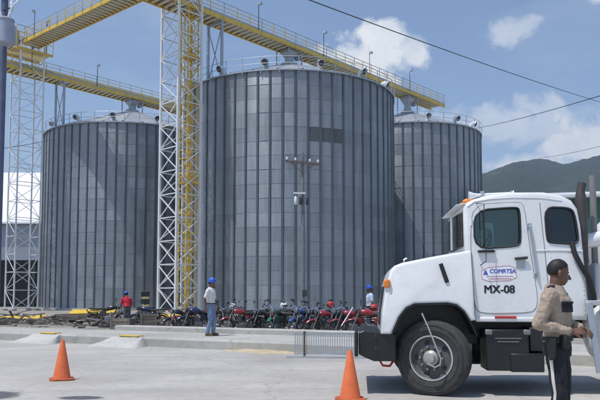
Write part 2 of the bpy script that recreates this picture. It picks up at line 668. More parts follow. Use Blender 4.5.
# hills
def hill_mat():
    m = bpy.data.materials.new('wooded hillside')
    m.use_nodes = True
    N = NT(m.node_tree)
    b_ = m.node_tree.nodes['Principled BSDF']
    g = N.n('ShaderNodeNewGeometry')
    f1 = N.noise(g.outputs['Position'], 0.006, 8, 0.65)
    f2 = N.noise(g.outputs['Position'], 0.05, 6, 0.7)
    c = N.ramp(f1, [(0.35, (0.018, 0.040, 0.024)), (0.55, (0.034, 0.060, 0.034)), (0.70, (0.085, 0.105, 0.06))])
    c = N.mix(N.m('MULTIPLY', N.m('SUBTRACT', f2, 0.45, clamp=True), 3.0, clamp=True), c, (0.010, 0.022, 0.014))
    N.l(c, b_.inputs['Base Color'])
    b_.inputs['Roughness'].default_value = 1.0
    b_.inputs['Specular IOR Level'].default_value = 0.0
    bn = N.n('ShaderNodeBump')
    bn.inputs['Distance'].default_value = 22
    N.l(N.noise(g.outputs['Position'], 0.06, 5, 0.7), bn.inputs['Height'])
    N.l(bn.outputs[0], b_.inputs['Normal'])
    return m


RIDGE = [(-2200, 150), (-1200, 130), (-500, 120), (0, 150), (250, 215), (380, 268), (412, 279), (446, 290), (491, 304), (524, 306), (580, 300), (602, 304), (670, 319),
         (800, 338), (1000, 318), (1300, 340), (1800, 290), (2600, 240)]


def ridge(x):
    for (xa, ha), (xb, hb) in zip(RIDGE, RIDGE[1:]):
        if xa <= x <= xb:
            return ha + (hb-ha)*(x-xa)/(xb-xa)
    return RIDGE[-1][1]


mb = MB()
nx, ny = 520, 70
vs, fs = [], []
for j in range(ny+1):
    for i in range(nx+1):
        x = -2200 + 4800*i/nx
        v = j/ny
        y = 820 + 1000*v
        h = ridge(x*(1500/y) if v < 0.68 else x) * (math.sin(min(1, v/0.68)*PI/2)**1.25) * (1-0.25*max(0, (v-0.68)/0.32))
        n_ = mnoise.fractal((x*0.004, y*0.004, 0.3), 1.0, 2.0, 6)
        g_ = mnoise.ridged_multi_fractal((x*0.006, y*0.003, 1.7), 1.0, 2.1, 5, 1.0, 2.0)
        h += (26*n_ - 11*(g_-1.0))*math.sin(min(1, v/0.66)*PI)*1.1 - 14*min(1, v*2) + (2.5*mnoise.noise((x*0.012, y*0.012, 5)) + 3*mnoise.noise((x*0.035, y*0.035, 2)) + 3*mnoise.noise((x*0.09, y*0.09, 3)))*min(1, v*4)
        vs.append((x, y, max(-2, h)))
for j in range(ny):
    for i in range(nx):
        q = j*(nx+1)+i
        fs.append((q, q+1, q+nx+2, q+nx+1))
mb.add(vs, fs)
tag(mb.build('hills', hill_mat(), smooth=True, angle=80), kind='structure')


# humid air between here and the hills
q_ = MB()
q_.box((0, 1050, 195), (6000, 2900, 396))
hz = q_.build('haze', None)
tag(hz, 'thin pale humid air over the whole valley', 'haze', kind='stuff')
hm_ = bpy.data.materials.new('haze air')
hm_.use_nodes = True
ht = hm_.node_tree
ht.nodes.clear()
pv = ht.nodes.new('ShaderNodeVolumePrincipled')
pv.inputs['Color'].default_value = (0.72, 0.83, 1.0, 1)
pv.inputs['Density'].default_value = 0.00032
pv.inputs['Anisotropy'].default_value = 0.2
ho = ht.nodes.new('ShaderNodeOutputMaterial')
ht.links.new(pv.outputs[0], ho.inputs['Volume'])
hz.data.materials.append(hm_)


# ------------------------------------------------------------------ silos
BEND = []


def silo(cx, cy, Rr, eave, rise, label, dark=None, seed=1):
    rng = random.Random(seed)
    e = empty('grain_silo', (cx, cy, 0), math.atan2(-cy, -cx), label, 'silo', 'corrugated steel grain silos')
    # local +X points to the camera
    nst = round(2*PI*Rr/1.03)
    nst -= nst % 3
    nring = 17
    rh = eave/nring
    da = 2*PI/nst
    mb = MB()
    mb.lathe([(Rr-0.03, 0), (Rr-0.03, eave)], n=nst*2, caps=False)
    mb.build('wall', SHEET, e, smooth=True)
    mb = MB()
    mb.lathe([(Rr+0.35, 0.0), (Rr+0.35, 0.25), (Rr-0.2, 0.25)], n=nst)
    mb.build('concrete_base', KERBM, e, smooth=True, angle=30)
    # one curved sheet, three bays wide, one ring high
    def sheet_mesh(off):
        q = MB()
        seg = 9
        vs, fs = [], []
        for i in range(seg+1):
            t = -1.5*da + 3*da*i/seg
            for (r, z) in ((Rr-0.004, 0.0), (Rr+off, 0.0), (Rr+off-0.007, rh+0.02)):
                vs.append((r*math.cos(t), r*math.sin(t), z))
        for i in range(seg):
            k = i*3
            fs += [(k, k+3, k+4, k+1), (k+1, k+4, k+5, k+2)]
        q.add(vs, fs)
        return q.mesh('wall_sheet', SHEET, True, 30, fix=False)
    sm = [sheet_mesh(0.008), sheet_mesh(0.011)]
    smd = sm[0].copy()
    smd.materials.clear(); smd.materials.append(SHEETD)
    for r in range(nring):
        for k in range(nst//3):
            t = (k*3 + (r % 3))*da
            tt = (t+PI) % (2*PI) - PI
            if abs(tt) > R(104): continue
            me = sm[(k+r) % 2]
            if dark and dark[0] == r and abs(tt-dark[1]) < 1.5*da: me = smd
            inst('wall_sheet', me, e, (0, 0, r*rh), (0, 0, t))
    # stiffeners: hat channels
    q = MB()
    w, d = 0.066, 0.08
    prof = [(Rr, -w*1.7), (Rr+0.022, -w*1.7), (Rr+0.022, -w), (Rr+d, -w*0.75), (Rr+d, w*0.75), (Rr+0.022, w), (Rr+0.022, w*1.7), (Rr, w*1.7)]
    q.loft([[(x, y, 0.25) for x, y in prof], [(x, y, eave-0.02) for x, y in prof]])
    st = q.mesh('stiffener', STIFF)
    for k in range(nst):
        inst('stiffener', st, e, (0, 0, 0), (0, 0, (k+0.5)*da))
    # eave ring
    mb = MB()
    mb.lathe([(Rr+0.1, eave-0.05), (Rr+0.16, eave-0.05), (Rr+0.16, eave+0.07), (Rr-0.05, eave+0.07)], n=nst*2, caps=False)
    mb.build('eave_ring', GALV, e, smooth=True)
    # roof panels
    npn = nst//2
    dp = 2*PI/npn
    r0, r1 = 0.7, Rr+0.05
    z0, z1 = eave+rise*(1-r0/Rr), eave+0.09
    q = MB()
    h = 0.07
    pts = []
    for (r, z) in ((r1, z1), (r0, z0)):
        a2 = dp/2
        pts.append([(r*math.cos(t), r*math.sin(t), z+zz) for t, zz in ((-a2, 0), (-a2, h), (-a2*0.86, h), (-a2*0.8, 0), (a2*0.8, 0), (a2, 0))])
    vs = pts[0]+pts[1]
    q.add(vs, [(i, i+1, i+7, i+6) for i in range(5)])
    rp = q.mesh('roof_panel', ROOFM)
    for k in range(npn):
        inst('roof_panel', rp, e, (0, 0, 0), (0, 0, k*dp))
    mb = MB()
    mb.lathe([(r0+0.1, z0-0.02), (r0+0.1, z0+0.25), (0.45, z0+0.4), (0.45, z0+0.75), (0.01, z0+0.85)], n=24)
    mb.build('roof_cap', GALV, e, smooth=True)
    # eave railing on outrigger brackets
    nps = nst*2//3
    q = MB()
    q.bar((Rr+0.14, 0, eave-0.25), (Rr+0.2, 0, eave+1.12), 0.045)
    q.bar((Rr, 0, eave-0.25), (Rr+0.17, 0, eave-0.2), 0.04)
    pm = q.mesh('rail_post', GALV)
    for k in range(nps):
        t = (k+0.5)*2*PI/nps
        inst('rail_post', pm, e, (0, 0, 0), (0, 0, t))
    for zz in (0.55, 1.1):
        mb = MB()
        mb.tube([((Rr+0.18)*math.cos(2*PI*k/72), (Rr+0.18)*math.sin(2*PI*k/72), eave+zz) for k in range(72)], 0.024, 5, closed=True)
        mb.build('rail', GALV, e, smooth=True)
    # gooseneck roof vents
    for k, t in enumerate([R(v) for v in (-66, -38, -12, 16, 42, 68)]):
        tz = eave + rise*(1-(Rr-0.75)/Rr)
        p = Vector(((Rr-0.75)*math.cos(t), (Rr-0.75)*math.sin(t), tz))
        out = Vector((math.cos(t), math.sin(t), 0))
        q = MB()
        path = [p - Vector((0, 0, 0.1)), p + Vector((0, 0, 0.38)), p + Vector((0, 0, 0.55)) + out*0.1, p + Vector((0, 0, 0.60)) + out*0.32, p + Vector((0, 0, 0.48)) + out*0.55]
        q.tube(path, [0.2, 0.2, 0.23, 0.27, 0.31], 12)
        ve = q.build('roof_vent', PORC if k % 2 else GALV, e, smooth=True)
        q = MB()
        dd = (path[-1]-path[-2]).normalized()
        q.tube([path[-1]+dd*0.004, path[-1]+dd*0.03], 0.26, 12)
        q.build('vent_screen', DARK, ve)
    return e


silo(-1.04, 64.0, 9.85, 19.85, 3.95, 'largest grey corrugated grain silo in the middle, nearest of the three', dark=(12, R(12)), seed=2)
silo(-20.2, 80.5, 9.85, 19.85, 3.95, 'grain silo on the left behind the white lattice tower', seed=3)
silo(12.7, 79.0, 8.3, 19.85, 3.4, 'narrower grain silo on the right behind the truck cab', seed=4)


# ------------------------------------------------------------------ conveyor galleries
GD = Vector((0.915, 1, 0)).normalized()
AD = Vector((-1.254, 1, 0)).normalized()
GZ = 25.0


def gallery(p, d, L, label, lamps=(), girder=YELLOW, under=YELLOWC, rail=GALV, z=GZ, slatmat=PALE, pitch=0.62):
    e = empty('conveyor_gallery', (p[0], p[1], z), math.atan2(d.y, d.x), label, 'conveyor', 'elevated conveyor galleries')
    hw = 0.95
    for s in (-1, 1):
        q = MB()          # C-channel girder
        prof = [(0, 0), (0.14, 0), (0.14, 0.03), (0.03, 0.03), (0.03, 0.30), (0.14, 0.30), (0.14, 0.33), (0, 0.33)]
        q.loft([[(x, s*(hw-0.0+0.07-y_), zz) for y_, zz in prof] for x in (0, L)])
        q.build('girder', girder, e)
    q = MB(); q.box((0, 0, 0), (0.2, 2*hw-0.15, 0.09))
    sl = q.mesh('slat', slatmat)
    n = int(L/pitch)
    for i in range(n):
        inst('slat', sl, e, (0.3+i*pitch, 0, 0.10))
    q = MB(); q.box((L/2, 0, 0.32), (L, 2*hw-0.1, 0.03)); q.build('deck', GALV, e)
    q = MB()
    q.prism([(-0.3, 0.0), (0.3, 0.0), (0.3, 0.52), (0.0, 0.64), (-0.3, 0.52)], 0, L)
    q.v = [(y, x, z_+0.40) for x, y, z_ in q.v]
    q.build('conveyor_cover', under, e)
    np_ = int(L/1.5)
    q = MB()
    q.bar((0, 0, 0.1), (0, 0, 1.48), 0.05)
    pm = q.mesh('rail_post', rail)
    q = MB()
    q.bar((0, 0, 0.1), (0, 0, 1.48), 0.05)
    pmy = q.mesh('rail_post', girder)
    for s in (-1, 1):
        for i in range(np_+1):
            inst('rail_post', pm if i % 3 == 2 else pmy, e, (min(L-0.05, 0.05+i*1.5), s*(hw+0.1), 0))
        for zz, mm in ((1.45, rail), (1.08, girder), (0.74, girder)):
            q = MB(); q.bar((0, s*(hw+0.1), zz), (L, s*(hw+0.1), zz), 0.045); q.build('rail', mm, e)
        q = MB(); q.box((L/2, s*(hw+0.06), 0.43), (L, 0.02, 0.13)); q.build('toe_board', rail, e)
    q = MB(); q.box((0, 0, 0.15), (0.22, 0.02, 0.27)); sp = q.mesh('splice_plate', under)
    for s in (-1, 1):
        for i in range(1, int(L/4.5)+1):
            if i*4.5 < L-0.3: inst('splice_plate', sp, e, (i*4.5, s*(hw+0.082), 0))
    for x in lamps:
        q = MB(); q.tube([(x, -hw-0.14, 0.3), (x, -hw-0.14, 2.7)], 0.035, 6)
        lp = q.build('lamp_post', DARK, e)
        q = MB()
        q.loft([[(x-w_, -hw-0.14-yy, 2.55+zz) for w_, zz in ((-0.16, 0.02), (0.16, 0.02), (0.12, 0.22), (-0.12, 0.22))] for yy in (0.02, 0.34)])
        q.build('lamp_head', GALV, lp)
    return e


P0 = Vector((-11.8, 52.2, 0))
gallery(P0 - GD*0.8, GD, 44.0, 'yellow conveyor gallery running from the white tower over the largest silo to the right silo',
        lamps=(11.6, 20.6, 28.2, 36.0))
PC = Vector((-20.2, 80.5, 0)) - GD*22.0
gallery(PC, GD, 36.0, 'yellow conveyor gallery passing over the roof of the left silo', lamps=(8.9, 16.6))
TOP = 28.0
T2 = P0 + GD*3.1
T1 = PC + GD*9.0
gallery(T1, (T2-T1).normalized(), (T2-T1).length+1.2, 'yellow conveyor gallery slanting from the upper left junction towards the white tower', lamps=(3.2,), z=TOP)


def drop_box(cx, cy, z0, z1, label):
    """transition hopper and frame between gallery and silo roof"""
    e = empty('discharge_chute', (cx, cy, z0), math.atan2(GD.y, GD.x), label, 'chute')
    q = MB()
    h = z1-z0
    def sq(w_, z_): return [(-w_, -w_, z_), (w_, -w_, z_), (w_, w_, z_), (-w_, w_, z_)]
    q.loft([sq(0.28, 0), sq(0.28, h*0.35), sq(0.62, h*0.8), sq(0.62, h)])
    q.build('hopper', GALV, e)
    for sx in (-1, 1):
        for sy in (-1, 1):
            q = MB(); q.bar((sx*0.9, sy*0.8, -0.75), (sx*0.9, sy*0.8, h), 0.09)
            q.build('leg', GALV, e)
    q = MB(); q.tube([(0.75, -0.62, h*0.45), (0.75, -0.15, h*0.45)], 0.2, 12); q.build('motor', TRAFO, e)
    return e


drop_box(-1.04, 64.0, 23.9, 24.99, 'galvanised chute on the peak of the largest silo')
drop_box(-20.2, 80.5, 23.9, 24.99, 'galvanised chute on the peak of the left silo')
drop_box(12.7, 79.0, 23.5, 24.99, 'galvanised chute on the peak of the right silo')


def bent(t, base, z0, label, m):
    c = base + GD*t
    e = empty('gallery_support', (c.x, c.y, z0), math.atan2(GD.y, GD.x), label, 'support', 'gallery supports standing at the silo eaves')
    h = GZ-z0
    for s in (-1, 1):
        q = MB(); q.bar((0, s*0.9, 0), (0, s*0.9, h-0.01), 0.2); q.build('leg', m, e)
    for a_, b_ in ((-1, 1), (1, -1)):
        q = MB(); q.bar((0.03*a_, a_*0.9, 0.8), (0.03*a_, b_*0.9, h-0.3), 0.07); q.build('brace', m, e)
    q = MB(); q.bar((0, -0.95, h-0.12), (0, 0.95, h-0.12), 0.16, 0.2); q.build('cross_beam', m, e)
    for s in (-1, 1):
        q = MB(); q.box((0.0, s*0.9, 0.35), (0.5, 0.45, 0.75)); q.build('bracket', DARK, e, bevel=0.02)
    return e


bent(-9.3, Vector((-1.04, 64.0, 0)), 19.0, 'steel support for the gallery on the eave of the largest silo', GALV)
bent(-9.3, Vector((-20.2, 80.5, 0)), 19.0, 'steel support for the gallery on the eave of the left silo', GALV)


# ------------------------------------------------------------------ lattice towers
def tower(cx, cy, side, H, npan, label, m, rot, ladder=True, platforms=(), pm=None):
    e = empty('lattice_tower', (cx, cy, 0), rot, label, 'tower', 'lattice towers carrying the conveyors')
    hs = side/2
    lw = 0.16 if ladder else 0.13
    q = MB(); q.bar((0, 0, 0), (0, 0, H), lw); leg = q.mesh('leg', m)
    q = MB(); q.box((0, 0, 0.09), (0.5, 0.5, 0.18)); ft = q.mesh('foot_plate', KERBM)
    for sx in (-1, 1):
        for sy in (-1, 1):
            l_ = inst('leg', leg, e, (sx*hs, sy*hs, 0))
            inst('foot_plate', ft, l_, (0, 0, 0))
    ph = H/npan
    bw = 0.075 if ladder else 0.06
    q = MB(); q.bar((-hs, 0, 0), (hs, 0, 0), bw); hm = q.mesh('strut', m)
    q = MB(); q.bar((-hs, 0.03, 0.04), (hs, 0.03, ph-0.04), bw*0.85); d1 = q.mesh('brace', m)
    q = MB(); q.bar((-hs, -0.03, ph-0.04), (hs, -0.03, 0.04), bw*0.85); d2 = q.mesh('brace', m)
    for i in range(npan):
        for f in range(4):
            a_ = f*PI/2
            off = (hs*math.sin(a_), -hs*math.cos(a_), i*ph+0.25)
            inst('strut', hm, e, off, (0, 0, a_))
            if i < npan-1:
                if (ladder and f in (0, 3)) or (i+f) % 2 == 0: inst('brace', d1, e, off, (0, 0, a_))
                if (ladder and f in (0, 3)) or (i+f) % 2 == 1: inst('brace', d2, e, off, (0, 0, a_))
    if ladder:
        # caged yellow ladder standing behind the front corner
        ld = MB()
        lx, ly = 0.55, -0.35
        for s in (-1, 1):
            ld.bar((lx+s*0.22, ly, 0.2), (lx+s*0.22, ly, H-0.5), 0.06)
        la = ld.build('ladder', YELLOW, e)
        q = MB(); q.bar((-0.22, 0, 0), (0.22, 0, 0), 0.032); rg = q.mesh('rung', YELLOW)
        for i in range(int((H-1)/0.32)):
            inst('rung', rg, la, (lx, ly, 0.5+i*0.32))
        q = MB()
        q.tube([(0.36*math.cos(t), 0.36*math.sin(t), 0) for t in [PI+PI*k/8 for k in range(9)]], 0.028, 5)
        hp = q.mesh('cage_hoop', YELLOW)
        for i in range(int((H-4)/1.0)):
            inst('cage_hoop', hp, la, (lx, ly, 3+i*1.0))
        for sx_ in (-1, 1):
            for sy_ in (-1, 1):
                q = MB(); q.bar((lx+sx_*0.5, ly+sy_*0.5, 0.2), (lx+sx_*0.5, ly+sy_*0.5, H-0.6), 0.085); q.build('shaft_leg', YELLOW, e)
        q = MB(); q.bar((-0.5, 0, 0), (0.5, 0, 0), 0.06); yh = q.mesh('shaft_strut', YELLOW)
        q = MB(); q.bar((-0.5, 0, 0.03), (0.5, 0, 1.45), 0.045); yd = q.mesh('shaft_brace', YELLOW)
        for i in range(int((H-1)/1.5)):
            for f in range(4):
                a_ = f*PI/2
                off = (lx+0.5*math.sin(a_), ly-0.5*math.cos(a_), 0.6+i*1.5)
                inst('shaft_strut', yh, e, off, (0, 0, a_))
                if (i+f) % 2 == 0: inst('shaft_brace', yd, e, off, (0, 0, a_))
        for t in (PI*1.15, PI*1.5, PI*1.85):
            q = MB(); q.bar((lx+0.36*math.cos(t), ly+0.36*math.sin(t), 3), (lx+0.36*math.cos(t), ly+0.36*math.sin(t), H-1), 0.035)
            q.build('cage_bar', YELLOW, la)
        for zz in platforms:
            q = MB(); q.box((0.55, -0.45, zz), (1.2, 1.3, 0.16)); pl = q.build('platform', YELLOW, e)
            for (ax, ay, bx, by) in ((-0.05, -1.1, 1.15, -1.1), (1.15, -1.1, 1.15, 0.2)):
                for hh in (0.5, 1.0):
                    q = MB(); q.bar((ax, ay, zz+hh), (bx, by, zz+hh), 0.045); q.build('rail', YELLOW, pl)
                for k in range(3):
                    x_, y_ = ax+(bx-ax)*k/2, ay+(by-ay)*k/2
                    q = MB(); q.bar((x_, y_, zz), (x_, y_, zz+1.02), 0.045); q.build('rail_post', YELLOW, pl)
    return e


tw = T2
tower(tw.x, tw.y, 2.3, TOP-0.05, 15, 'white lattice tower with yellow ladder shaft in front of the largest silo', TOWERW, R(47), True, platforms=(10.6, 21.0))
tl = T1
tower(tl.x, tl.y, 2.45, TOP-0.05, 15, 'slim pale lattice tower at the left edge beside the left silo', TOWERW, R(43), False)
# junction house where two galleries meet
jn = T1 - GD*2.2
e = empty('junction_platform', (jn.x, jn.y, TOP-0.75), math.atan2(GD.y, GD.x), 'yellow railed junction platform at the top of the left tower', 'platform')
q = MB(); q.box((0, 0, 0), (0.12, 3.0, 0.1)); sl_ = q.mesh('deck_slat', YELLOWC)
for k in range(16):
    inst('deck_slat', sl_, e, (0.3+k*0.25, 0, 0.02))
for s in (-1, 1):
    q = MB(); q.bar((0.2, s*1.5, -0.08), (4.2, s*1.5, -0.08), 0.12, 0.24); q.build('edge_beam', YELLOW, e)
for s in (-1, 1):
    for zz in (1.0, 1.6, 2.3):
        q = MB(); q.bar((0.2, s*1.5, zz), (4.2, s*1.5, zz), 0.06); q.build('rail', YELLOW if zz < 2 else GALV, e)
    for k in range(6):
        q = MB(); q.bar((0.2+k*0.8, s*1.5, 0.1), (0.2+k*0.8, s*1.5, 2.3), 0.06); q.build('rail_post', YELLOW, e)
q = MB(); q.prism([(-0.6, 0.1), (0.9, 0.1), (0.9, 1.9), (0.4, 2.5), (-0.6, 2.5)], -0.55, 0.55); q.build('drive_housing', GALV, e, bevel=0.03)
q = MB(); q.tube([(1.3, -0.9, 1.0), (1.3, -0.3, 1.0)], 0.3, 14); q.build('motor', TRAFO, e)
q = MB(); q.tube([(3.6, -1.2, 0.1), (3.6, -1.2, 3.6)], 0.06, 6); lp = q.build('lamp_post', DARK, e)
q = MB(); q.box((3.6, -1.4, 3.55), (0.35, 0.45, 0.2)); q.build('lamp_head', GALV, lp, bevel=0.02)


# ------------------------------------------------------------------ buildings
def shed_left():
    m_r = corrugated('white metal roofing', (0.78, 0.79, 0.80), 0.25, 0.12, 0.5, 0.0, 0.02, 'X')
    m_w = corrugated('grey metal cladding', (0.30, 0.34, 0.40), 0.25, 0.15, 0.5, 0.2, 0.05, 'X')
    e = empty('warehouse', (-52, 96, 0), 0, 'long warehouse with bright white roof behind the left tower', 'building')
    L0, L1 = -30, 22.0
    for i in range(13):                   # cladding panels above the open front
        x0 = L0 + (L1-L0)*i/13; x1 = L0 + (L1-L0)*(i+1)/13
        q = MB(); q.box(((x0+x1)/2, 0, 9.2), (x1-x0-0.02, 0.12, 5.2)); q.build('cladding_panel', m_w, e)
    q = MB()
    q.add([(L0-0.5, -0.6, 11.8), (L1+0.5, -0.6, 11.8), (L1+0.5, 20, 22.6), (L0-0.5, 20, 22.6), (L0-0.5, -0.6, 12.0), (L1+0.5, -0.6, 12.0), (L1+0.5, 20, 22.8), (L0-0.5, 20, 22.8)],
          [(0, 1, 2, 3), (4, 7, 6, 5), (0, 4, 5, 1), (1, 5, 6, 2), (2, 6, 7, 3), (3, 7, 4, 0)])
    q.build('roof', m_r, e)
    q = MB(); q.add([(L0-0.5, 40, 11.8), (L1+0.5, 40, 11.8), (L1+0.5, 20.01, 22.6), (L0-0.5, 20.01, 22.6)], [(0, 1, 2, 3)]); q.build('roof', m_r, e)
    q = MB(); q.prism([(L0, 0), (L1, 0), (L1, 11.7), (L0, 11.7)], 39.4, 39.6); q.build('back_wall', m_w, e)
    for x in (L0, L1):
        q = MB(); q.add([(x, 0.1, 0), (x, 39.3, 0), (x, 39.3, 11.7), (x, 20, 22.4), (x, 0.1, 11.7)], [(0, 1, 2, 3, 4)]); q.build('side_wall', m_w, e)
    for i in range(8):
        q = MB(); q.box((L0+0.3+(L1-L0-0.6)*i/7, 0.3, 3.3), (0.35, 0.35, 6.6)); q.build('column', DARK, e)
    q = MB(); q.tube([(L0, -0.7, 11.75), (L1+0.4, -0.7, 11.75)], 0.12, 8); q.build('gutter', GALV, e)


shed_left()


def shed_right():
    m_w = corrugated('green metal cladding', (0.025, 0.12, 0.085), 0.3, 0.25, 0.5, 0.0, 0.08, 'X')
    m_r = corrugated('pale roofing edge', (0.6, 0.62, 0.64), 0.3, 0.1, 0.5, 0.1, 0.03, 'X')
    e = empty('green_shed', (20.5, 66, 0), R(-14), 'dark green metal clad shed with pale roof edge behind the truck', 'building')
    for i in range(12):
        q = MB(); q.box((1.5+i*3, 0, 5.4), (2.98, 0.14, 10.8)); q.build('cladding_panel', m_w, e)
    for i in range(13):
        q = MB(); q.box((i*3, -0.16, 5.4), (0.18, 0.18, 10.8)); q.build('column', DARK, e)
    q = MB()
    q.add([(-0.6, -0.7, 10.85), (36.6, -0.7, 10.85), (36.6, 14, 13.2), (-0.6, 14, 13.2), (-0.6, -0.7, 11.1), (36.6, -0.7, 11.1), (36.6, 14, 13.45), (-0.6, 14, 13.45)],
          [(0, 1, 2, 3), (4, 7, 6, 5), (0, 4, 5, 1), (1, 5, 6, 2), (2, 6, 7, 3), (3, 7, 4, 0)])
    q.build('roof', m_r, e)
    q = MB(); q.add([(0, 0.1, 0), (0, 14, 0), (0, 14, 13.1), (0, 0.1, 10.8)], [(0, 1, 2, 3)]); q.build('side_wall', m_w, e)


shed_right()


# ------------------------------------------------------------------ poles and cables
def pole_front():
    x, y = 0.15, 35.0
    e = empty('utility_pole', (x, y, 0), R(8), 'slim utility pole with crossarm in front of the largest silo', 'pole')
    q = MB(); q.tube([(0, 0, 0), (0.02, 0, 4.5), (-0.03, 0, 8.9)], [0.12, 0.10, 0.075], 10); q.build('pole', mat('grey pole', (0.17, 0.18, 0.19), 0.7, 0, 0.2, 3), e, smooth=True)
    q = MB(); q.bar((-0.95, -0.1, 8.42), (0.85, -0.1, 8.30), 0.1, 0.12); ca = q.build('crossarm', POLEW, e)
    q = MB(); q.lathe([(0.03, 0), (0.07, 0.03), (0.04, 0.07), (0.065, 0.1), (0.03, 0.15), (0.01, 0.16)], n=10); im = q.mesh('insulator', PORC, True)
    for s in (-0.85, -0.4, 0.35, 0.78):
        inst('insulator', im, ca, (s, -0.1, 8.43-0.065*s))
    for s in (-1, 1):
        q = MB(); q.bar((0, -0.1, 7.8), (s*0.6, -0.1, 8.32), 0.04); q.build('brace', POLEW, e)
    q = MB(); q.box((-0.2, -0.14, 6.75), (0.62, 0.12, 0.08)); q.build('bracket', PORC, e)
    for k, s in enumerate((-0.4, -0.15, 0.2)):
        q = MB(); q.lathe([(0.05, 0), (0.08, 0.05), (0.08, 0.35), (0.03, 0.45)], (s, -0.16, 6.15), n=10); q.build('cutout_fuse', DARK if k else PORC, e, smooth=True)
    q = MB(); q.box((0.05, -0.2, 1.6), (0.22, 0.16, 0.34)); q.build('meter_box', DARK, e, bevel=0.02)


pole_front()


def pole_trafo():
    e = empty('utility_pole', (-12.5, 28.0, 0), 0, 'thick bluish utility pole carrying a transformer at the left edge', 'pole')
    q = MB(); q.tube([(0, 0, 0), (0, 0, 15)], [0.17, 0.14], 14); q.build('pole', POLEB, e, smooth=True)
    t = empty('transformer', (-12.22, 27.5, 11.85), 0, 'grey can transformer hanging on the pole at upper left', 'transformer')
    q = MB(); q.lathe([(0.02, 0), (0.30, 0.0), (0.335, 0.04), (0.335, 0.98), (0.36, 0.99), (0.36, 1.03), (0.30, 1.08), (0.02, 1.14)], n=28); q.build('tank', TRAFO, t, smooth=True)
    q = MB(); q.lathe([(0.04, 0), (0.075, 0.04), (0.045, 0.08), (0.075, 0.12), (0.045, 0.16), (0.07, 0.2), (0.03, 0.28), (0.03, 0.34)], n=12); bm_ = q.mesh('bushing', PORC, True)
    inst('bushing', bm_, t, (0.12, -0.05, 1.08), (0, R(18), 0)); inst('bushing', bm_, t, (-0.15, -0.05, 1.08), (0, R(-18), 0))
    q = MB(); q.box((-0.12, 0.33, 0.6), (0.3, 0.2, 0.12)); q.build('hanger', DARK, t)
    q = MB(); q.tube([(0.22, -0.05, 1.42), (0.3, -0.05, 1.62), (0.42, 0.1, 1.85), (0.36, 0.3, 2.2), (0.3, 0.4, 2.7)], 0.035, 6); q.build('lead_wire', PORC, t, smooth=True)
    q = MB(); q.bar((-0.9, -0.2, 14.4), (1.0, -0.2, 14.4), 0.12); q.build('crossarm', POLEW, e)
    for s in (0.35, 0.6, 0.9):
        q = MB(); q.lathe([(0.04, 0), (0.07, 0.05), (0.04, 0.1), (0.06, 0.15), (0.02, 0.3)], (s, -0.2, 14.46), n=10); q.build('insulator', PORC, e, smooth=True)
    q = MB(); q.lathe([(0.05, 0), (0.09, 0.06), (0.05, 0.12), (0.09, 0.18), (0.05, 0.24), (0.08, 0.3), (0.03, 0.5)], (0.45, -0.35, 13.3), n=10); q.build('cutout_fuse', PORC, e, smooth=True)
    q = MB(); q.bar((0, -0.15, 13.45), (0.5, -0.35, 13.5), 0.05); q.build('bracket', DARK, e)


pole_trafo()


def cable(p, q_, r, sag, label, m=DARK):
    p, q_ = Vector(p), Vector(q_)
    pts = []
    for i in range(25):
        t = i/24
        v = p.lerp(q_, t)
        v.z -= sag*4*t*(1-t)
        pts.append(v)
    q = MB(); q.tube(pts, r, 5)
    tag(q.build('power_cable', m, smooth=True), label, 'cable', 'overhead power cables')


cable((-3.65, 20, 11.9), (35.57, 70, 20.6), 0.022, 0.35, 'long black cable crossing the sky from above the silos to the right')
cable((19.38, 38, 13.55), (23.5, 92, 24.4), 0.03, 0.25, 'thin cable rising from behind the right silo to the right edge')
cable((22.82, 45, 12.2), (32.14, 90, 20.0), 0.02, 0.2, 'faint low cable above the hills at the right edge')
cable((-40, 70, 16.2), (-24.2, 66, 16.9), 0.03, 0.4, 'short cable beside the left lattice tower')


# ------------------------------------------------------------------ cones, barrier, clutter
def cone(x, y, rz, label):
    e = empty('traffic_cone', (x, y, 0.004), rz, label, 'cone', 'orange traffic cones')
    q = MB()
    q.lathe([(0.150, 0.03), (0.142, 0.05), (0.03, 0.66), (0.024, 0.672), (0.016, 0.672), (0.016, 0.60)], n=28)
    q.build('cone_body', ORANGE, e, smooth=True)
    q = MB()
    w = 0.2
    ring = []
    for k in range(32):
        t = 2*PI*k/32
        c_, s_ = math.cos(t), math.sin(t)
        sx = (abs(c_)**0.5)*(1 if c_ > 0 else -1); sy = (abs(s_)**0.5)*(1 if s_ > 0 else -1)
        ring.append((w*sx, w*sy))
    q.loft([[(a_, b_, 0.0) for a_, b_ in ring], [(a_, b_, 0.026) for a_, b_ in ring], [(a_*0.96, b_*0.96, 0.034) for a_, b_ in ring]])
    q.build('base', mat('grimy cone base', (0.42, 0.10, 0.035), 0.7, 0, 0.3, 8, dirt=0.6), e, smooth=True)
    return e


cone(-4.02, 11.6, R(20), 'small whole orange traffic cone standing alone on the left of the road')
cone(0.68, 9.33, R(5), 'orange traffic cone standing in front of the truck bumper')


def barrier():
    p = kp(0.35, -0.95)
    e = empty('grille_barrier', (p.x, p.y, 0.004), math.atan2(KD.y, KD.x) + R(22), 'low galvanised ribbed grille between the kerb and the bumper', 'barrier')
    L = 1.75
    for zz in (0.08, 0.55):
        q = MB(); q.bar((0, 0, zz), (L, 0, zz), 0.03); q.build('rail', GALV, e)
    q = MB(); q.bar((0, 0, 0.08), (0, 0, 0.55), 0.02); rb = q.mesh('rib', GALV)
    for i in range(32):
        inst('rib', rb, e, (0.03+i*L/32, 0, 0))
    q = MB(); q.bar((0.25, -0.03, 0), (0.25, -0.03, 0.6), 0.045); q.build('post', mat('rusty steel', (0.12, 0.08, 0.06), 0.8, 0.2, 0.3, 8), e)
    q = MB(); q.box((L/2-0.05, -0.1, 0.012), (L+0.2, 0.28, 0.02)); q.build('base_plate', GALV, e)


barrier()


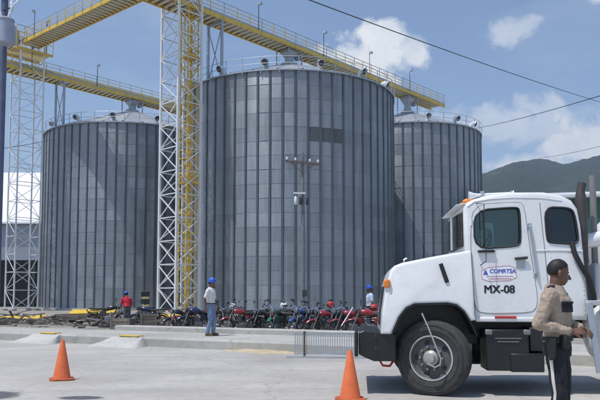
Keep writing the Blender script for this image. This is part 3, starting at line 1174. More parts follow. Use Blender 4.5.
def plank_stack(x, y, rz, L, n, rows, label, top=None, z0=0.0):
    e = empty('plank_stack', (x, y, z0), rz, label, 'planks', 'timber stacks along the yard')
    q = MB(); q.box((0, 0, 0), (L, 0.19, 0.045)); pm = q.mesh('plank', WOOD)
    q = MB(); q.box((0, 0, 0), (L*0.95, 0.19, 0.04)); ym = q.mesh('plank', top) if top else None
    for s in (-0.35, 0.35):
        q = MB(); q.box((s*L, 0, 0.06), (0.1, n*0.2, 0.12)); q.build('bearer', WOOD, e)
    for r in range(rows):
        for k in range(n):
            o = inst('plank', pm, e, (random.uniform(-0.06, 0.06), (k-(n-1)/2)*0.2, 0.145+r*0.05), (0, 0, random.uniform(-0.012, 0.012)))
    if top:
        for k in range(n):
            inst('plank', ym, e, (0.3*L*random.uniform(0.2, 0.5), (k-(n-1)/2)*0.2, 0.16+rows*0.05 + 0.035*k), (R(9), R(-1.0), random.uniform(-0.03, 0.03)))
    return e


YP = mat('yellow board', (0.72, 0.50, 0.06), 0.6, 0, 0.12, 3)
plank_stack(-10.6, 34.0, R(3), 2.3, 5, 6, 'stack of planks topped with yellow boards left of the man in red', YP, 0.15)
plank_stack(-15.2, 36.5, R(-6), 2.6, 4, 2, 'low stack of planks by the foot of the left tower', YP)
plank_stack(-6.6, 36.0, R(4), 2.0, 4, 4, 'stack of planks at the foot of the white tower', YP)
plank_stack(-12.8, 38.5, R(12), 2.2, 4, 5, 'bare plank stack behind the yellow boards')


def crate(x, y, rz, w, d, h, label):
    e = empty('crate', (x, y, 0), rz, label, 'crate', 'wooden crates in the yard')
    q = MB(); q.box((0, 0, h/2), (w-0.05, d-0.05, h-0.04)); q.build('panel', WOOD, e)
    n = max(2, int(h/0.13))
    for s_ in (-1, 1):
        q = MB(); q.box((0, 0, 0), (w, 0.025, h/n*0.8)); sm = q.mesh('slat', WOOD)
        for k in range(n):
            inst('slat', sm, e, (0, s_*(d/2-0.008), h*(k+0.5)/n))
        for xx in (-1, 1):
            q = MB(); q.box((xx*(w/2-0.04), s_*(d/2+0.014), h/2), (0.08, 0.025, h)); q.build('batten', WOOD, e)
    return e


crate(-7.75, 29.9, R(-10), 0.9, 0.6, 0.48, 'low wooden crate directly in front of the man in red')
crate(-6.75, 30.4, R(15), 0.7, 0.55, 0.66, 'wooden crate right of the man in red')


def drum(x, y, col, label, z=0.0, h=0.88, r=0.29):
    e = empty('oil_drum', (x, y, z), 0, label, 'drum')
    q = MB(); q.lathe([(r*0.97, 0), (r, 0.02), (r, h*0.32), (r*1.04, h*0.335), (r, h*0.35), (r, h*0.65), (r*1.04, h*0.665), (r, h*0.68), (r, h-0.02), (r*0.97, h), (r*0.95, h-0.02)], n=22)
    q.build('shell', col, e, smooth=True)
    q = MB(); q.lathe([(0.04, h-0.02), (0.04, h+0.01), (0.001, h+0.01)], (r*0.55, 0, 0), n=10); q.build('bung', DARK, e)
    return e


BLUED = mat('blue drum paint', (0.05, 0.09, 0.25), 0.5, 0, 0.2, 3, dirt=0.3)
REDD = mat('red paint', (0.45, 0.025, 0.03), 0.45, 0, 0.15, 4, dirt=0.1)
drum(-6.05, 33.5, REDD, 'small red bucket-like drum at the foot of the white tower', 0.0, 0.5, 0.18)
drum(-17.3, 37.5, BLUED, 'blue drum near the foot of the left tower')
drum(-7.7, 35.0, DARK, 'dark drum beside the tower foot planks')


def tyre_pile(x, y, n, label):
    e = empty('tyre_pile', (x, y, 0), 0, label, 'tyres')
    q = MB()
    prof = []
    for k in range(15):
        t = 2*PI*k/14
        prof.append((0.34+0.12*math.cos(t), 0.1+0.1*math.sin(t)))
    q.lathe(prof, n=24)
    tm = q.mesh('tyre', RUBBER, True, 60)
    for k in range(n):
        inst('tyre', tm, e, (random.uniform(-0.05, 0.05), random.uniform(-0.05, 0.05), k*0.2), (0, 0, random.random()))
    return e


tyre_pile(-16.0, 33.6, 2, 'two old tyres stacked in front of the left tower')
tyre_pile(-8.6, 37.5, 3, 'three old tyres stacked near the yellow machine')
tyre_pile(-13.9, 40.0, 2, 'two old tyres behind the bare plank stack')


SCRAP = mat('dark scrap', (0.10, 0.085, 0.075), 0.85, 0.0, 0.5, 1.3, coord='World', col2=(0.24, 0.21, 0.18))
q = MB()
rg_ = random.Random(5)
for k in range(300):
    u = rg_.random()
    x = -18.5 + 14.0*u; y = 36.0 + rg_.uniform(-3.2, 4.5) - 4.0*u
    Lx = rg_.uniform(0.3, 1.5); a_ = rg_.uniform(0, PI); zz = rg_.uniform(0.05, 0.45)*rg_.random() + 0.04
    d_ = Vector((math.cos(a_), math.sin(a_), rg_.uniform(-0.25, 0.25)))*Lx/2
    c_ = Vector((x, y, zz + abs(d_.z)))
    q.bar(c_-d_, c_+d_, rg_.uniform(0.03, 0.13), rg_.uniform(0.02, 0.08))
tag(q.build('scrap', SCRAP), 'dark scattered scrap and offcuts along the silo feet', 'scrap', kind='stuff')


def machine():
    e = empty('machine', (-10.2, 45.0, 0), R(10), 'yellow and black upright machine in front of the left silo', 'machine')
    for k in range(3):
        q = MB(); q.box((0, 0, 0.35+k*0.5), (0.50-0.03*k, 0.5, 0.16)); q.build('yellow_casing', YELLOWC, e, bevel=0.02)
        q = MB(); q.box((0, 0.01, 0.60+k*0.5), (0.54, 0.54, 0.34)); q.build('black_band', BLACK, e, bevel=0.01)
    for s in (-1, 1):
        q = MB(); q.tube([(s*0.3, -0.1, 0.16), (s*0.3, 0.1, 0.16)], 0.15, 12); q.build('wheel', RUBBER, e)
    q = MB(); q.box((0, 0, 0.2), (0.5, 0.55, 0.1)); q.build('chassis', DARK, e)
    q = MB(); q.tube([(-0.2, -0.34, 1.7), (-0.2, -0.55, 1.75), (0.2, -0.55, 1.75), (0.2, -0.34, 1.7)], 0.02, 6); q.build('handle', DARK, e)


machine()


# ------------------------------------------------------------------ motorcycles
def torus_prof(R0, r, w=1.0, n=12):
    return [(R0 + r*math.cos(2*PI*k/n), w*r*math.sin(2*PI*k/n)) for k in range(n+1)]


def paint(name, col):
    return mat(name, col, 0.25, 0, 0.08, 6, coat=0.6)


BIKEP = {'red': paint('red bike paint', (0.27, 0.02, 0.03)), 'blue': paint('blue bike paint', (0.03, 0.08, 0.28)), 'green': paint('green bike paint', (0.02, 0.14, 0.07)),
         'black': paint('black bike paint', (0.02, 0.02, 0.024)), 'dark blue': paint('dark blue bike paint', (0.015, 0.025, 0.10)), 'silver': paint('silver bike paint', (0.4, 0.41, 0.43))}
SEATB = mat('black vinyl seat', (0.02, 0.02, 0.021), 0.55)
ENGM = mat('cast engine metal', (0.25, 0.25, 0.26), 0.45, 0.7, 0.2, 8)


def make_bike():
    e = empty('motorcycle')
    def wheel(x, r):
        q = MB(); q.lathe(torus_prof(r-0.05, 0.017, 1.3), (0, 0, 0), 'Y', 24)
        q.lathe([(0.045, -0.06), (0.045, 0.06)], (0, 0, 0), 'Y', 10)
        for k in range(12):
            t = 2*PI*k/12
            q.bar((0.04*math.cos(t), 0.03*(-1)**k, 0.04*math.sin(t)), ((r-0.06)*math.cos(t+0.25), 0, (r-0.06)*math.sin(t+0.25)), 0.008)
        w = q.build('wheel', ENGM, e, smooth=True, loc=(x, 0, r))
        q = MB(); q.lathe(torus_prof(r-0.045, 0.047, 0.95, 10), (0, 0, 0), 'Y', 28); q.build('tyre', RUBBER, w, smooth=True, angle=60)
    wheel(-0.62, 0.30); wheel(0.66, 0.31)
    q = MB()
    q.tube([(0.42, 0, 0.86), (0.35, 0, 0.68), (0.22, 0, 0.42), (0.05, 0, 0.30), (-0.25, 0, 0.30)], 0.022, 6)
    q.tube([(0.42, 0, 0.88), (0.0, 0, 0.74), (-0.35, 0, 0.72), (-0.8, 0, 0.74)], 0.024, 6)
    for s in (-1, 1):
        q.tube([(-0.2, s*0.05, 0.32), (-0.62, s*0.09, 0.30)], 0.018, 6)
        q.tube([(-0.58, s*0.11, 0.31), (-0.46, s*0.11, 0.68)], 0.024, 8)
    q.build('frame', DARK, e, smooth=True)
    q = MB()
    q.box((0.03, 0, 0.36), (0.34, 0.22, 0.2)); q.tube([(0.0, -0.15, 0.35), (0.0, 0.15, 0.35)], 0.1, 14)
    for k in range(6):
        q.box((0.12+0.012*k, 0, 0.48+0.03*k), (0.17, 0.17, 0.014))
    q.bar((0.11, 0, 0.44), (0.19, 0, 0.66), 0.11)
    q.build('engine', ENGM, e, bevel=0.008)
    q = MB()
    rings = []
    for (x, w, z0, z1) in ((-0.1, 0.07, 0.77, 0.84), (0.0, 0.11, 0.75, 0.93), (0.15, 0.14, 0.75, 0.985), (0.30, 0.14, 0.78, 0.985), (0.40, 0.10, 0.82, 0.95), (0.44, 0.04, 0.86, 0.91)):
        zc, hz = (z0+z1)/2, (z1-z0)/2
        rings.append([(x, w*math.cos(t), zc+hz*math.sin(t)) for t in [2*PI*k/14 for k in range(14)]])
    q.loft(rings)
    q.build('fuel_tank', BIKEP['black'], e, smooth=True, angle=60)
    q = MB()
    rings = []
    for (x, w, z0, z1) in ((-0.04, 0.08, 0.78, 0.85), (-0.15, 0.12, 0.76, 0.85), (-0.42, 0.14, 0.77, 0.86), (-0.75, 0.12, 0.79, 0.89), (-0.88, 0.07, 0.82, 0.88)):
        rings.append([(x, a_*w, z_) for a_, z_ in ((-0.9, z0), (-1, (z0+z1)/2), (-0.75, z1), (0.75, z1), (1, (z0+z1)/2), (0.9, z0))])
    q.loft(rings); q.build('seat', SEATB, e, smooth=True, angle=50)
    q = MB()
    for s in (-1, 1):
        q.tube([(0.66, s*0.085, 0.31), (0.50, s*0.085, 0.74), (0.42, s*0.085, 0.95)], [0.028, 0.028, 0.02], 8)
    q.build('fork', ENGM, e, smooth=True)
    q = MB(); q.tube([(0.28, -0.36, 1.04), (0.38, -0.22, 1.06), (0.43, -0.08, 0.98), (0.43, 0.08, 0.98), (0.38, 0.22, 1.06), (0.28, 0.36, 1.04)], 0.014, 7)
    hb = q.build('handlebar', CHROME, e, smooth=True)
    for s in (-1, 1):
        q = MB(); q.tube([(0.25, s*0.40, 1.035), (0.31, s*0.30, 1.05)], 0.021, 8); q.build('grip', SEATB, hb)
        q = MB(); q.tube([(0.36, s*0.24, 1.06), (0.36, s*0.30, 1.22)], 0.008, 5); q.ell((0.36, s*0.32, 1.26), (0.02, 0.07, 0.045)); q.build('mirror', DARK, hb, smooth=True)
    q = MB(); q.lathe([(0.02, -0.1), (0.075, -0.05), (0.1, 0.02), (0.1, 0.05)], (0.52, 0, 0.90), 'X', 16); hl = q.build('headlight', DARK, e, smooth=True)
    q = MB(); q.ell((0.565, 0, 0.90), (0.02, 0.09, 0.09)); q.build('lens', mat('lamp glass', (0.22, 0.24, 0.26), 0.12, 0.6), hl, smooth=True)
    def fender(name, cx, r, a0, a1, m_):
        q = MB(); rings = []
        for i in range(11):
            t = a0+(a1-a0)*i/10
            rings.append([(cx+rr*math.cos(t), y_, r[1]+rr*math.sin(t)) for rr, y_ in ((r[0], -0.07), (r[0]+0.03, -0.04), (r[0]+0.035, 0), (r[0]+0.03, 0.04), (r[0], 0.07), (r[0]+0.022, 0))])
        q.loft(rings); q.build(name, m_, e, smooth=True, angle=60)
    fender('front_fender', 0.66, (0.325, 0.31), R(40), R(165), BIKEP['black'])
    fender('rear_fender', -0.62, (0.335, 0.31), R(60), R(195), DARK)
    q = MB()
    q.prism([(-0.38, 0.5), (-0.1, 0.5), (-0.06, 0.72), (-0.36, 0.73)], -0.12, 0.12); q.build('side_cover', BIKEP['black'], e, bevel=0.02)
    q = MB(); q.tube([(0.2, -0.08, 0.6), (0.32, -0.1, 0.45), (0.2, -0.13, 0.22), (-0.1, -0.14, 0.22), (-0.45, -0.15, 0.27), (-0.95, -0.16, 0.36)], [0.02, 0.02, 0.02, 0.024, 0.045, 0.04], 10)
    q.build('exhaust', ENGM, e, smooth=True)
    q = MB(); q.box((-0.95, 0, 0.76), (0.06, 0.12, 0.08)); q.build('tail_light', REDL, e, bevel=0.015)
    q = MB(); q.tube([(0.05, 0.12, 0.28), (0.1, 0.3, 0.03)], 0.014, 6); q.build('kickstand', DARK, e)
    return e


proto = make_bike()
PAINTED = ('fuel_tank', 'front_fender', 'side_cover')
bikes = [  # x, y, heading, colour, label detail
    (-4.70, 27.4, 205, 'black', 'black motorcycle first of the row beside the white tower leg'),
    (-4.05, 27.0, 200, 'dark blue', 'dark blue motorcycle second from the white tower'),
    (-3.35, 26.9, 335, 'black', 'black motorcycle right behind the walking man'),
    (-2.75, 26.5, 325, 'black', 'black motorcycle just right of the walking man'),
    (-2.05, 26.3, 215, 'red', 'red motorcycle left of the utility pole, leftmost red one'),
    (-1.45, 26.1, 222, 'black', 'black motorcycle between the leftmost red one and the green one'),
    (-0.85, 25.8, 230, 'green', 'green motorcycle near the foot of the utility pole'),
    (-0.30, 25.5, 318, 'black', 'black motorcycle between the green and the blue one'),
    (0.10, 25.2, 228, 'blue', 'bright blue motorcycle right of the utility pole'),
    (0.62, 25.0, 235, 'black', 'black motorcycle just right of the bright blue one'),
    (1.05, 24.7, 222, 'red', 'red motorcycle under the red crash helmet'),
    (1.50, 24.4, 232, 'black', 'black motorcycle third from the truck bumper'),
    (1.98, 23.9, 170, 'red', 'glossy red motorcycle leaning by the truck bumper'),
    (2.45, 23.6, 178, 'red', 'bright red motorcycle beside the man in the white shirt'),
    (-4.35, 29.4, 200, 'black', 'black motorcycle in the back row nearest the white tower'),
    (-3.55, 29.1, 330, 'dark blue', 'dark blue motorcycle in the back row behind the walking man'),
    (-2.45, 28.4, 205, 'black', 'black motorcycle in the back row left of the leftmost red one'),
    (-1.70, 28.2, 335, 'black', 'black motorcycle in the back row behind the two left red ones'),
    (-0.95, 27.9, 215, 'dark blue', 'dark motorcycle in the back row behind the green one'),
    (-0.35, 27.6, 325, 'black', 'black motorcycle in the back row at the foot of the utility pole'),
    (0.40, 27.3, 212, 'silver', 'silver motorcycle in the back row right of the utility pole'),
    (1.00, 27.0, 330, 'black', 'black motorcycle in the back row behind the red helmet'),
    (1.60, 26.6, 205, 'black', 'black motorcycle in the back row left of the man in pale shirt'),
    (-9.15, 32.6, 20, 'black', 'black motorcycle just left of the man in red'),
    (-7.15, 32.4, 160, 'dark blue', 'dark motorcycle between the man in red and the white tower'),
]
for i, (x, y, a_, colr, lab) in enumerate(bikes):
    o = proto if i == 0 else copy_tree(proto)
    jx, jy, ja = random.Random(i*7+3).uniform(-0.12, 0.12), random.Random(i*5+1).uniform(-0.35, 0.35), random.Random(i*3+2).uniform(-26, 26)
    o.location = (x+jx, y+jy, 0.0)
    o.rotation_euler = (R(-8 + (i*37 % 5)), 0, R(a_ + ja))
    k_ = 0.94 + 0.02*(i*3 % 5)
    o.scale = (k_, k_, k_)
    tag(o, lab, 'motorcycle', 'motorcycles parked behind the kerb')
    for ch in o.children:
        if ch.name.split('.')[0] in PAINTED:
            ch.material_slots[0].link = 'OBJECT'
            ch.material_slots[0].material = BIKEP[colr]


def helmet_on(x, y, z, m_, label):
    e = empty('crash_helmet', (x, y, z), random.uniform(0, 6), label, 'helmet', 'crash helmets left on motorcycles')
    q = MB(); q.lathe([(0.115, -0.11), (0.13, -0.06), (0.135, 0.0), (0.12, 0.07), (0.08, 0.115), (0.001, 0.135)], n=18); q.build('shell', m_, e, smooth=True)
    q = MB(); q.tube([(0.137*math.cos(t), 0.137*math.sin(t), -0.01) for t in [R(v) for v in range(-60, 61, 15)]], 0.03, 6); q.build('visor', BLKRUB, e, smooth=True)


helmet_on(-0.62, 26.2, 1.08, PORC, 'white crash helmet on the green motorcycle')
helmet_on(-2.62, 26.7, 1.02, PORC, 'white crash helmet right of the walking man')
helmet_on(1.12, 24.8, 1.12, REDD, 'red crash helmet on the right-hand motorcycles')
helmet_on(2.55, 23.55, 1.03, REDD, 'red crash helmet beside the man in the white shirt')
q = MB(); q.tube([(1.35, 22.3, 0.46), (1.75, 22.6, 1.05)], 0.017, 8)
tag(q.build('stick', PORC, smooth=True), 'white stick leaning up from the rear kerb by the red motorcycle', 'stick')


# ------------------------------------------------------------------ mixer truck
# side elevation drawn at 14.48 mm per drawing unit; x to the rear, z up, y across (0 = near side)
def L(px, py):
    return ((px-431)*0.01448, 1.4+(297-py)*0.01448)


def LP(pts):
    return [L(*p) for p in pts]


TR = empty('mixer_truck', (1.90, 9.62, 0.004), R(-5), 'white bonneted concrete mixer truck with cab facing left', 'truck')
YC = 1.22                                        # centre line
HW = 1.0


def side_y(z, near=True, out=0.0):
    w = HW - 0.10*(z-1.17)/1.75 + out
    return YC - w if near else YC + w


def taper(o):
    for v in o.data.vertices:
        z = v.co.z
        v.co.y = YC + (v.co.y-YC)*(1 - 0.10*(z-1.17)/1.75/HW)


def rounded_prism(name, poly, y0, y1, m_, parent, off=0.07, seg=4):
    q = MB(); q.prism(poly, y0, y1)
    o = q.build(name, m_, parent)
    bm = bmesh.new(); bm.from_mesh(o.data)
    ed = [e_ for e_ in bm.edges if abs(e_.verts[0].co.y-e_.verts[1].co.y) < 1e-5]
    bmesh.ops.bevel(bm, geom=ed, offset=off, segments=seg, profile=0.6, affect='EDGES', clamp_overlap=True)
    bm.to_mesh(o.data); bm.free()
    return o


def smooth_poly(pts, rounds=2):
    """Chaikin corner cutting"""
    for _ in range(rounds):
        out = []
        n = len(pts)
        for i in range(n):
            (x0, z0), (x1, z1) = pts[i], pts[(i+1) % n]
            out += [(x0*0.8+x1*0.2, z0*0.8+z1*0.2), (x0*0.2+x1*0.8, z0*0.2+z1*0.8)]
        pts = out
    return pts


CABP = LP([(470, 320), (466.5, 256), (464, 250), (463.5, 207), (466, 202), (474, 198), (488, 194.3), (508, 191.5), (543, 191.8), (560, 195), (570, 200.5), (575.5, 209), (578, 225), (582, 300), (580, 320)])
cab = rounded_prism('cab_shell', CABP, YC-HW, YC+HW, WHITE, TR, 0.09, 5)
taper(cab)
INP = LP([(474, 316), (470, 256), (467.5, 250), (467.5, 209), (472, 204), (490, 198.5), (510, 196), (541, 196), (557, 199), (566, 204), (571, 212), (574, 227), (578, 300), (576, 316)])
WIN = smooth_poly(LP([(473.5, 210), (515.5, 207.2), (518.5, 210.5), (518.5, 243), (515, 247), (473, 249.5)]), 2)
RWIN = smooth_poly(LP([(543, 207.5), (566, 208.5), (571.5, 213), (574.5, 241), (571, 245), (547, 243.5), (544, 240.5)]), 2)


def cutter(poly, y0, y1, tap=True):
    q = MB(); q.prism(poly, y0, y1)
    o = q.build('cutter', None)
    o.parent = TR
    if tap: taper(o)
    return o


def box_cutter(c, s):
    q = MB(); q.box(c, s); o = q.build('cutter', None); o.parent = TR
    return o


cz0, cz1 = L(0, 246)[1], L(0, 211)[1]
xf0 = L(463, 0)[0]
cuts = [cutter(INP, YC-HW+0.05, YC+HW-0.05), cutter(WIN, -1, 4, False), cutter(RWIN, -1, 4, False),
        box_cutter((xf0, YC, (cz0+cz1)/2), (0.3, 1.62, cz1-cz0))]
baked(cab, cuts)
cab.data.polygons.foreach_set('use_smooth', [True]*len(cab.data.polygons))
cab.data.set_sharp_from_angle(angle=R(28))

# door: a slab standing 6 mm proud, with its own window opening
DOORP = smooth_poly(LP([(471.5, 204.5), (518, 202), (523, 206), (527.5, 255), (532.5, 296), (531.5, 307), (526, 312.5), (477, 313.5), (471.5, 306), (469.5, 252)]), 2)


def side_slab(name, poly, m_, out0, out1, near=True, hole=None, parent=TR):
    q = MB()
    s = 1 if near else -1
    vs = [(x, side_y(z, near, out0), z) for x, z in poly] + [(x, side_y(z, near, out1), z) for x, z in poly]
    n = len(poly)
    q.add(vs, [tuple(range(n)), tuple(reversed(range(n, 2*n)))] + [(i, i+n, (i+1) % n+n, (i+1) % n) for i in range(n)])
    o = q.build(name, m_, parent)
    if hole: baked(o, [cutter(hole, -1, 4, False)])
    return o


for near in (True, False):
    d = side_slab('door', DOORP, WHITE, -0.03, 0.009, near, WIN)
    # dark seam around the door
    q = MB(); q.tube([(x, side_y(z, near, 0.001), z) for x, z in DOORP], 0.0075, 6, closed=True); q.build('door_seal', BLKRUB, d)
    q = MB(); q.tube([(x, side_y(z, near, 0.008), z) for x, z in WIN], 0.014, 6, closed=True); q.build('window_seal', BLKRUB, d)
    g = side_slab('door_window', WIN, GLASSD, -0.03, -0.024, near, parent=d)
    rw = side_slab('rear_side_window', RWIN, GLASSB, -0.02, -0.014, near)
    q = MB(); q.tube([(x, side_y(z, near, 0.004), z) for x, z in RWIN], 0.016, 6, closed=True); q.build('window_seal', BLKRUB, rw)
    if near:
        # quarter-light bar, handle, hinges, decals
        x0, z0 = L(483.5, 208.5); x1, z1 = L(483, 249)
        q = MB(); q.bar((x0, side_y(z0, True, 0.0), z0), (x1, side_y(z1, True, 0.0), z1), 0.016); q.build('quarter_light_bar', BLKRUB, d)
        x0, z0 = L(511.5, 259.5); x1, z1 = L(524, 258.5)
        q = MB(); q.bar((x0, side_y(z0, True, 0.045), z0), (x1, side_y(z1, True, 0.045), z1), 0.035, 0.04); h = q.build('door_handle', DARK, d, bevel=0.008)
        q = MB(); q.box((L(517.5, 0)[0], side_y(1.87, True, 0.012), L(0, 264)[1]), (0.13, 0.014, 0.15)); q.build('handle_recess', mat('grey plate', (0.45, 0.47, 0.5), 0.4, 0.3), h, bevel=0.005)
        q = MB(); q.box((L(484, 0)[0], side_y(1.95, True, 0.03), L(0, 251.8)[1]), (0.24, 0.05, 0.035)); q.build('mirror_bracket', BLACK, d, bevel=0.012)
# windscreen: two bowed panes and centre post
ws = empty('windscreen', (0, 0, 0)); ws.parent = TR
for k in ('label', 'category'):
    if k in ws: del ws[k]
for s in (0, 1):
    q = MB()
    rings = []
    for i in range(9):
        t = i/8
        y = YC-0.80 + 0.8*s + 0.79*t
        bow = 0.05*(1-((y-YC)/0.82)**2)
        rings.append([(xf0-0.0-bow+dx_, y, z_) for dx_, z_ in ((0, cz0), (0, cz1), (0.008, cz1), (0.008, cz0))])
    q.loft(rings); q.build('windscreen_pane', GLASSG, ws, smooth=True)
q = MB(); q.bar((xf0-0.05, YC, cz0), (xf0-0.05, YC, cz1), 0.05, 0.03); q.build('windscreen_post', WHITE, ws)
bpy.data.objects.remove(ws) if False else None
# roof visor
q = MB()
xv, zv = L(464, 205)
q.add([(xv+0.04, YC-0.88, zv+0.03), (xv-0.11, YC-0.86, zv+0.01), (xv-0.11, YC+0.86, zv+0.01), (xv+0.04, YC+0.88, zv+0.03),
       (xv+0.04, YC-0.88, zv+0.045), (xv-0.11, YC-0.86, zv+0.022), (xv-0.11, YC+0.86, zv+0.022), (xv+0.04, YC+0.88, zv+0.045)],
      [(0, 1, 2, 3), (4, 7, 6, 5), (0, 4, 5, 1), (1, 5, 6, 2), (2, 6, 7, 3), (3, 7, 4, 0)])
q.build('sun_visor', WHITE, TR)
# clearance lamps
for y in (YC-0.72, YC-0.3, YC, YC+0.3, YC+0.72):
    q = MB(); x_, z_ = L(470, 199.5); q.ell((x_, y, z_+0.005), (0.085, 0.05, 0.045), 14, 8); q.build('clearance_lamp', AMBER, TR, smooth=True)
# air horn
x0, z0 = L(474, 190.5); x1, z1 = L(520, 188.5)
q = MB()
q.tube([(x0, YC-0.45, z0), (x0+0.06, YC-0.45, z0+0.003), (x0+0.14, YC-0.45, z0+0.008), (x1-0.05, YC-0.45, z1), (x1, YC-0.45, z1)], [0.075, 0.045, 0.026, 0.022, 0.05], 12)
hn = q.build('air_horn', PORC, TR, smooth=True)
for xx in (x0+0.2, x1-0.02):
    q = MB(); q.box((xx, YC-0.45, z1-0.04), (0.05, 0.06, 0.16)); q.build('horn_bracket', GALV, hn)

# bonnet with integral wings: a side outline with the wheel arch cut out, narrowing towards the top
HOODP = LP([(379, 334), (380.5, 312), (384.5, 286), (389, 271), (393, 266), (400, 263.2), (425, 258), (450, 253.5), (471, 250.5), (471, 320), (466, 321), (460, 311), (453, 305), (444, 303.2), (412, 304.2), (404, 308), (397, 317), (389.5, 334)])
hood = rounded_prism('bonnet', HOODP, 0.08, 2*YC-0.08, WHITE, TR, 0.055, 4)
bm = bmesh.new(); bm.from_mesh(hood.data)
for v in bm.verts:
    z = v.co.z
    if z > 1.25:
        t = min(1, (z-1.25)/0.8)
        v.co.y = YC + (v.co.y-YC)*(1-0.16*t**1.5)
    if v.co.x < -0.4:
        t = (-0.4-v.co.x)/0.4
        v.co.y = YC + (v.co.y-YC)*(1-0.05*t*t)
bm.to_mesh(hood.data); bm.free()
hood.data.polygons.foreach_set('use_smooth', [True]*len(hood.data.polygons))
hood.data.set_sharp_from_angle(angle=R(32))
# black arch liner and lip
ARC = LP([(389.5, 334), (397, 317), (404, 308), (412, 304.2), (444, 303.2), (453, 305), (460, 311), (466, 321), (472, 334)])
for y0, y1 in ((0.072, 0.62), (2*YC-0.62, 2*YC-0.072)):
    q = MB()
    inner = [(x*0.985+0.0, z-0.022) for x, z in ARC]
    rings = []
    for (x, z), (xi, zi) in zip(ARC, inner):
        rings.append([(x, y0, z-0.002), (x, y1, z-0.002), (xi, y1, zi), (xi, y0, zi)])
    q.loft(rings); q.build('wheel_arch', BLACK, TR)
for yy in (0.63, 2*YC-0.63):
    q = MB(); q.prism(LP([(388, 334), (404, 306), (460, 304), (478, 322), (478, 345), (388, 345)]), yy-0.01, yy+0.01); q.build('arch_panel', BLACK, TR)
# marker lamp, latch, radiator grille
x_, z_ = L(386, 284)
q = MB(); q.box((x_-0.01, 0.17, z_), (0.09, 0.12, 0.12)); q.build('turn_signal', AMBER, TR, bevel=0.02)
q = MB(); q.box((x_+0.06, 2*YC-0.19, z_), (0.09, 0.10, 0.12)); q.build('turn_signal', AMBER, TR, bevel=0.02)
xa, za = L(438.5, 264); xb, zb = L(444.5, 283)
q = MB(); q.bar((xa, 0.165, za), (xb, 0.135, zb), 0.06, 0.035, (0, 1, 0)); q.build('bonnet_latch', BLACK, TR, bevel=0.01)
q = MB(); q.tube([L(405, 0)[:1]+(YC-0.5, L(0, 263)[1]+0.0)] and [(L(405, 0)[0], YC-0.5, L(0, 263)[1]-0.02), (L(405, 0)[0], YC-0.5, L(0, 258)[1]), (L(408, 0)[0], YC-0.5, L(0, 256.5)[1])], 0.012, 6); q.build('bonnet_ornament', CHROME, TR)
gz0, gz1 = L(0, 325)[1], L(0, 275)[1]
q = MB(); q.prism(LP([(378.6, 326), (383.2, 286), (386.6, 286), (382, 326)]), YC-0.5, YC+0.5); gr = q.build('grille', BLACK, TR)
q = MB(); q.box((0, 0, 0), (0.012, 0.95, 0.018)); bm_ = q.mesh('grille_bar', DARK)
for k in range(9):
    x_, z_ = L(378.7+4.6*k/9, 324-38*k/9)
    inst('grille_bar', bm_, gr, (x_-0.004, YC, z_))
# bumper
q = MB()
BUM = LP([(357, 332.5), (362, 330.5), (394, 334), (394, 361), (372, 361), (362, 357), (357, 354)])
o = rounded_prism('bumper', BUM, 0.16, 2*YC-0.16, BLACK, TR, 0.03, 3)
q = MB(); q.box((L(354.5, 0)[0], YC, L(0, 344)[1]), (0.05, 2.2, 0.36)); q.build('bumper_plate', BLACK, TR, bevel=0.015)
for zz in (L(0, 336)[1], L(0, 349)[1]):
    q = MB(); q.box((L(374, 0)[0], 0.15, zz), (0.03, 0.03, 0.05)); q.build('bumper_bolt', DARK, TR, bevel=0.004)
q = MB(); q.tube([(L(378, 0)[0], 0.3, L(0, 361)[1]), (L(381, 0)[0], 0.3, L(0, 366)[1]), (L(388, 0)[0], 0.32, L(0, 366.5)[1]), (L(392, 0)[0], 0.35, L(0, 361)[1])], 0.018, 6); q.build('air_hose', REDD, TR, smooth=True)

# wheels
TW = 0.28


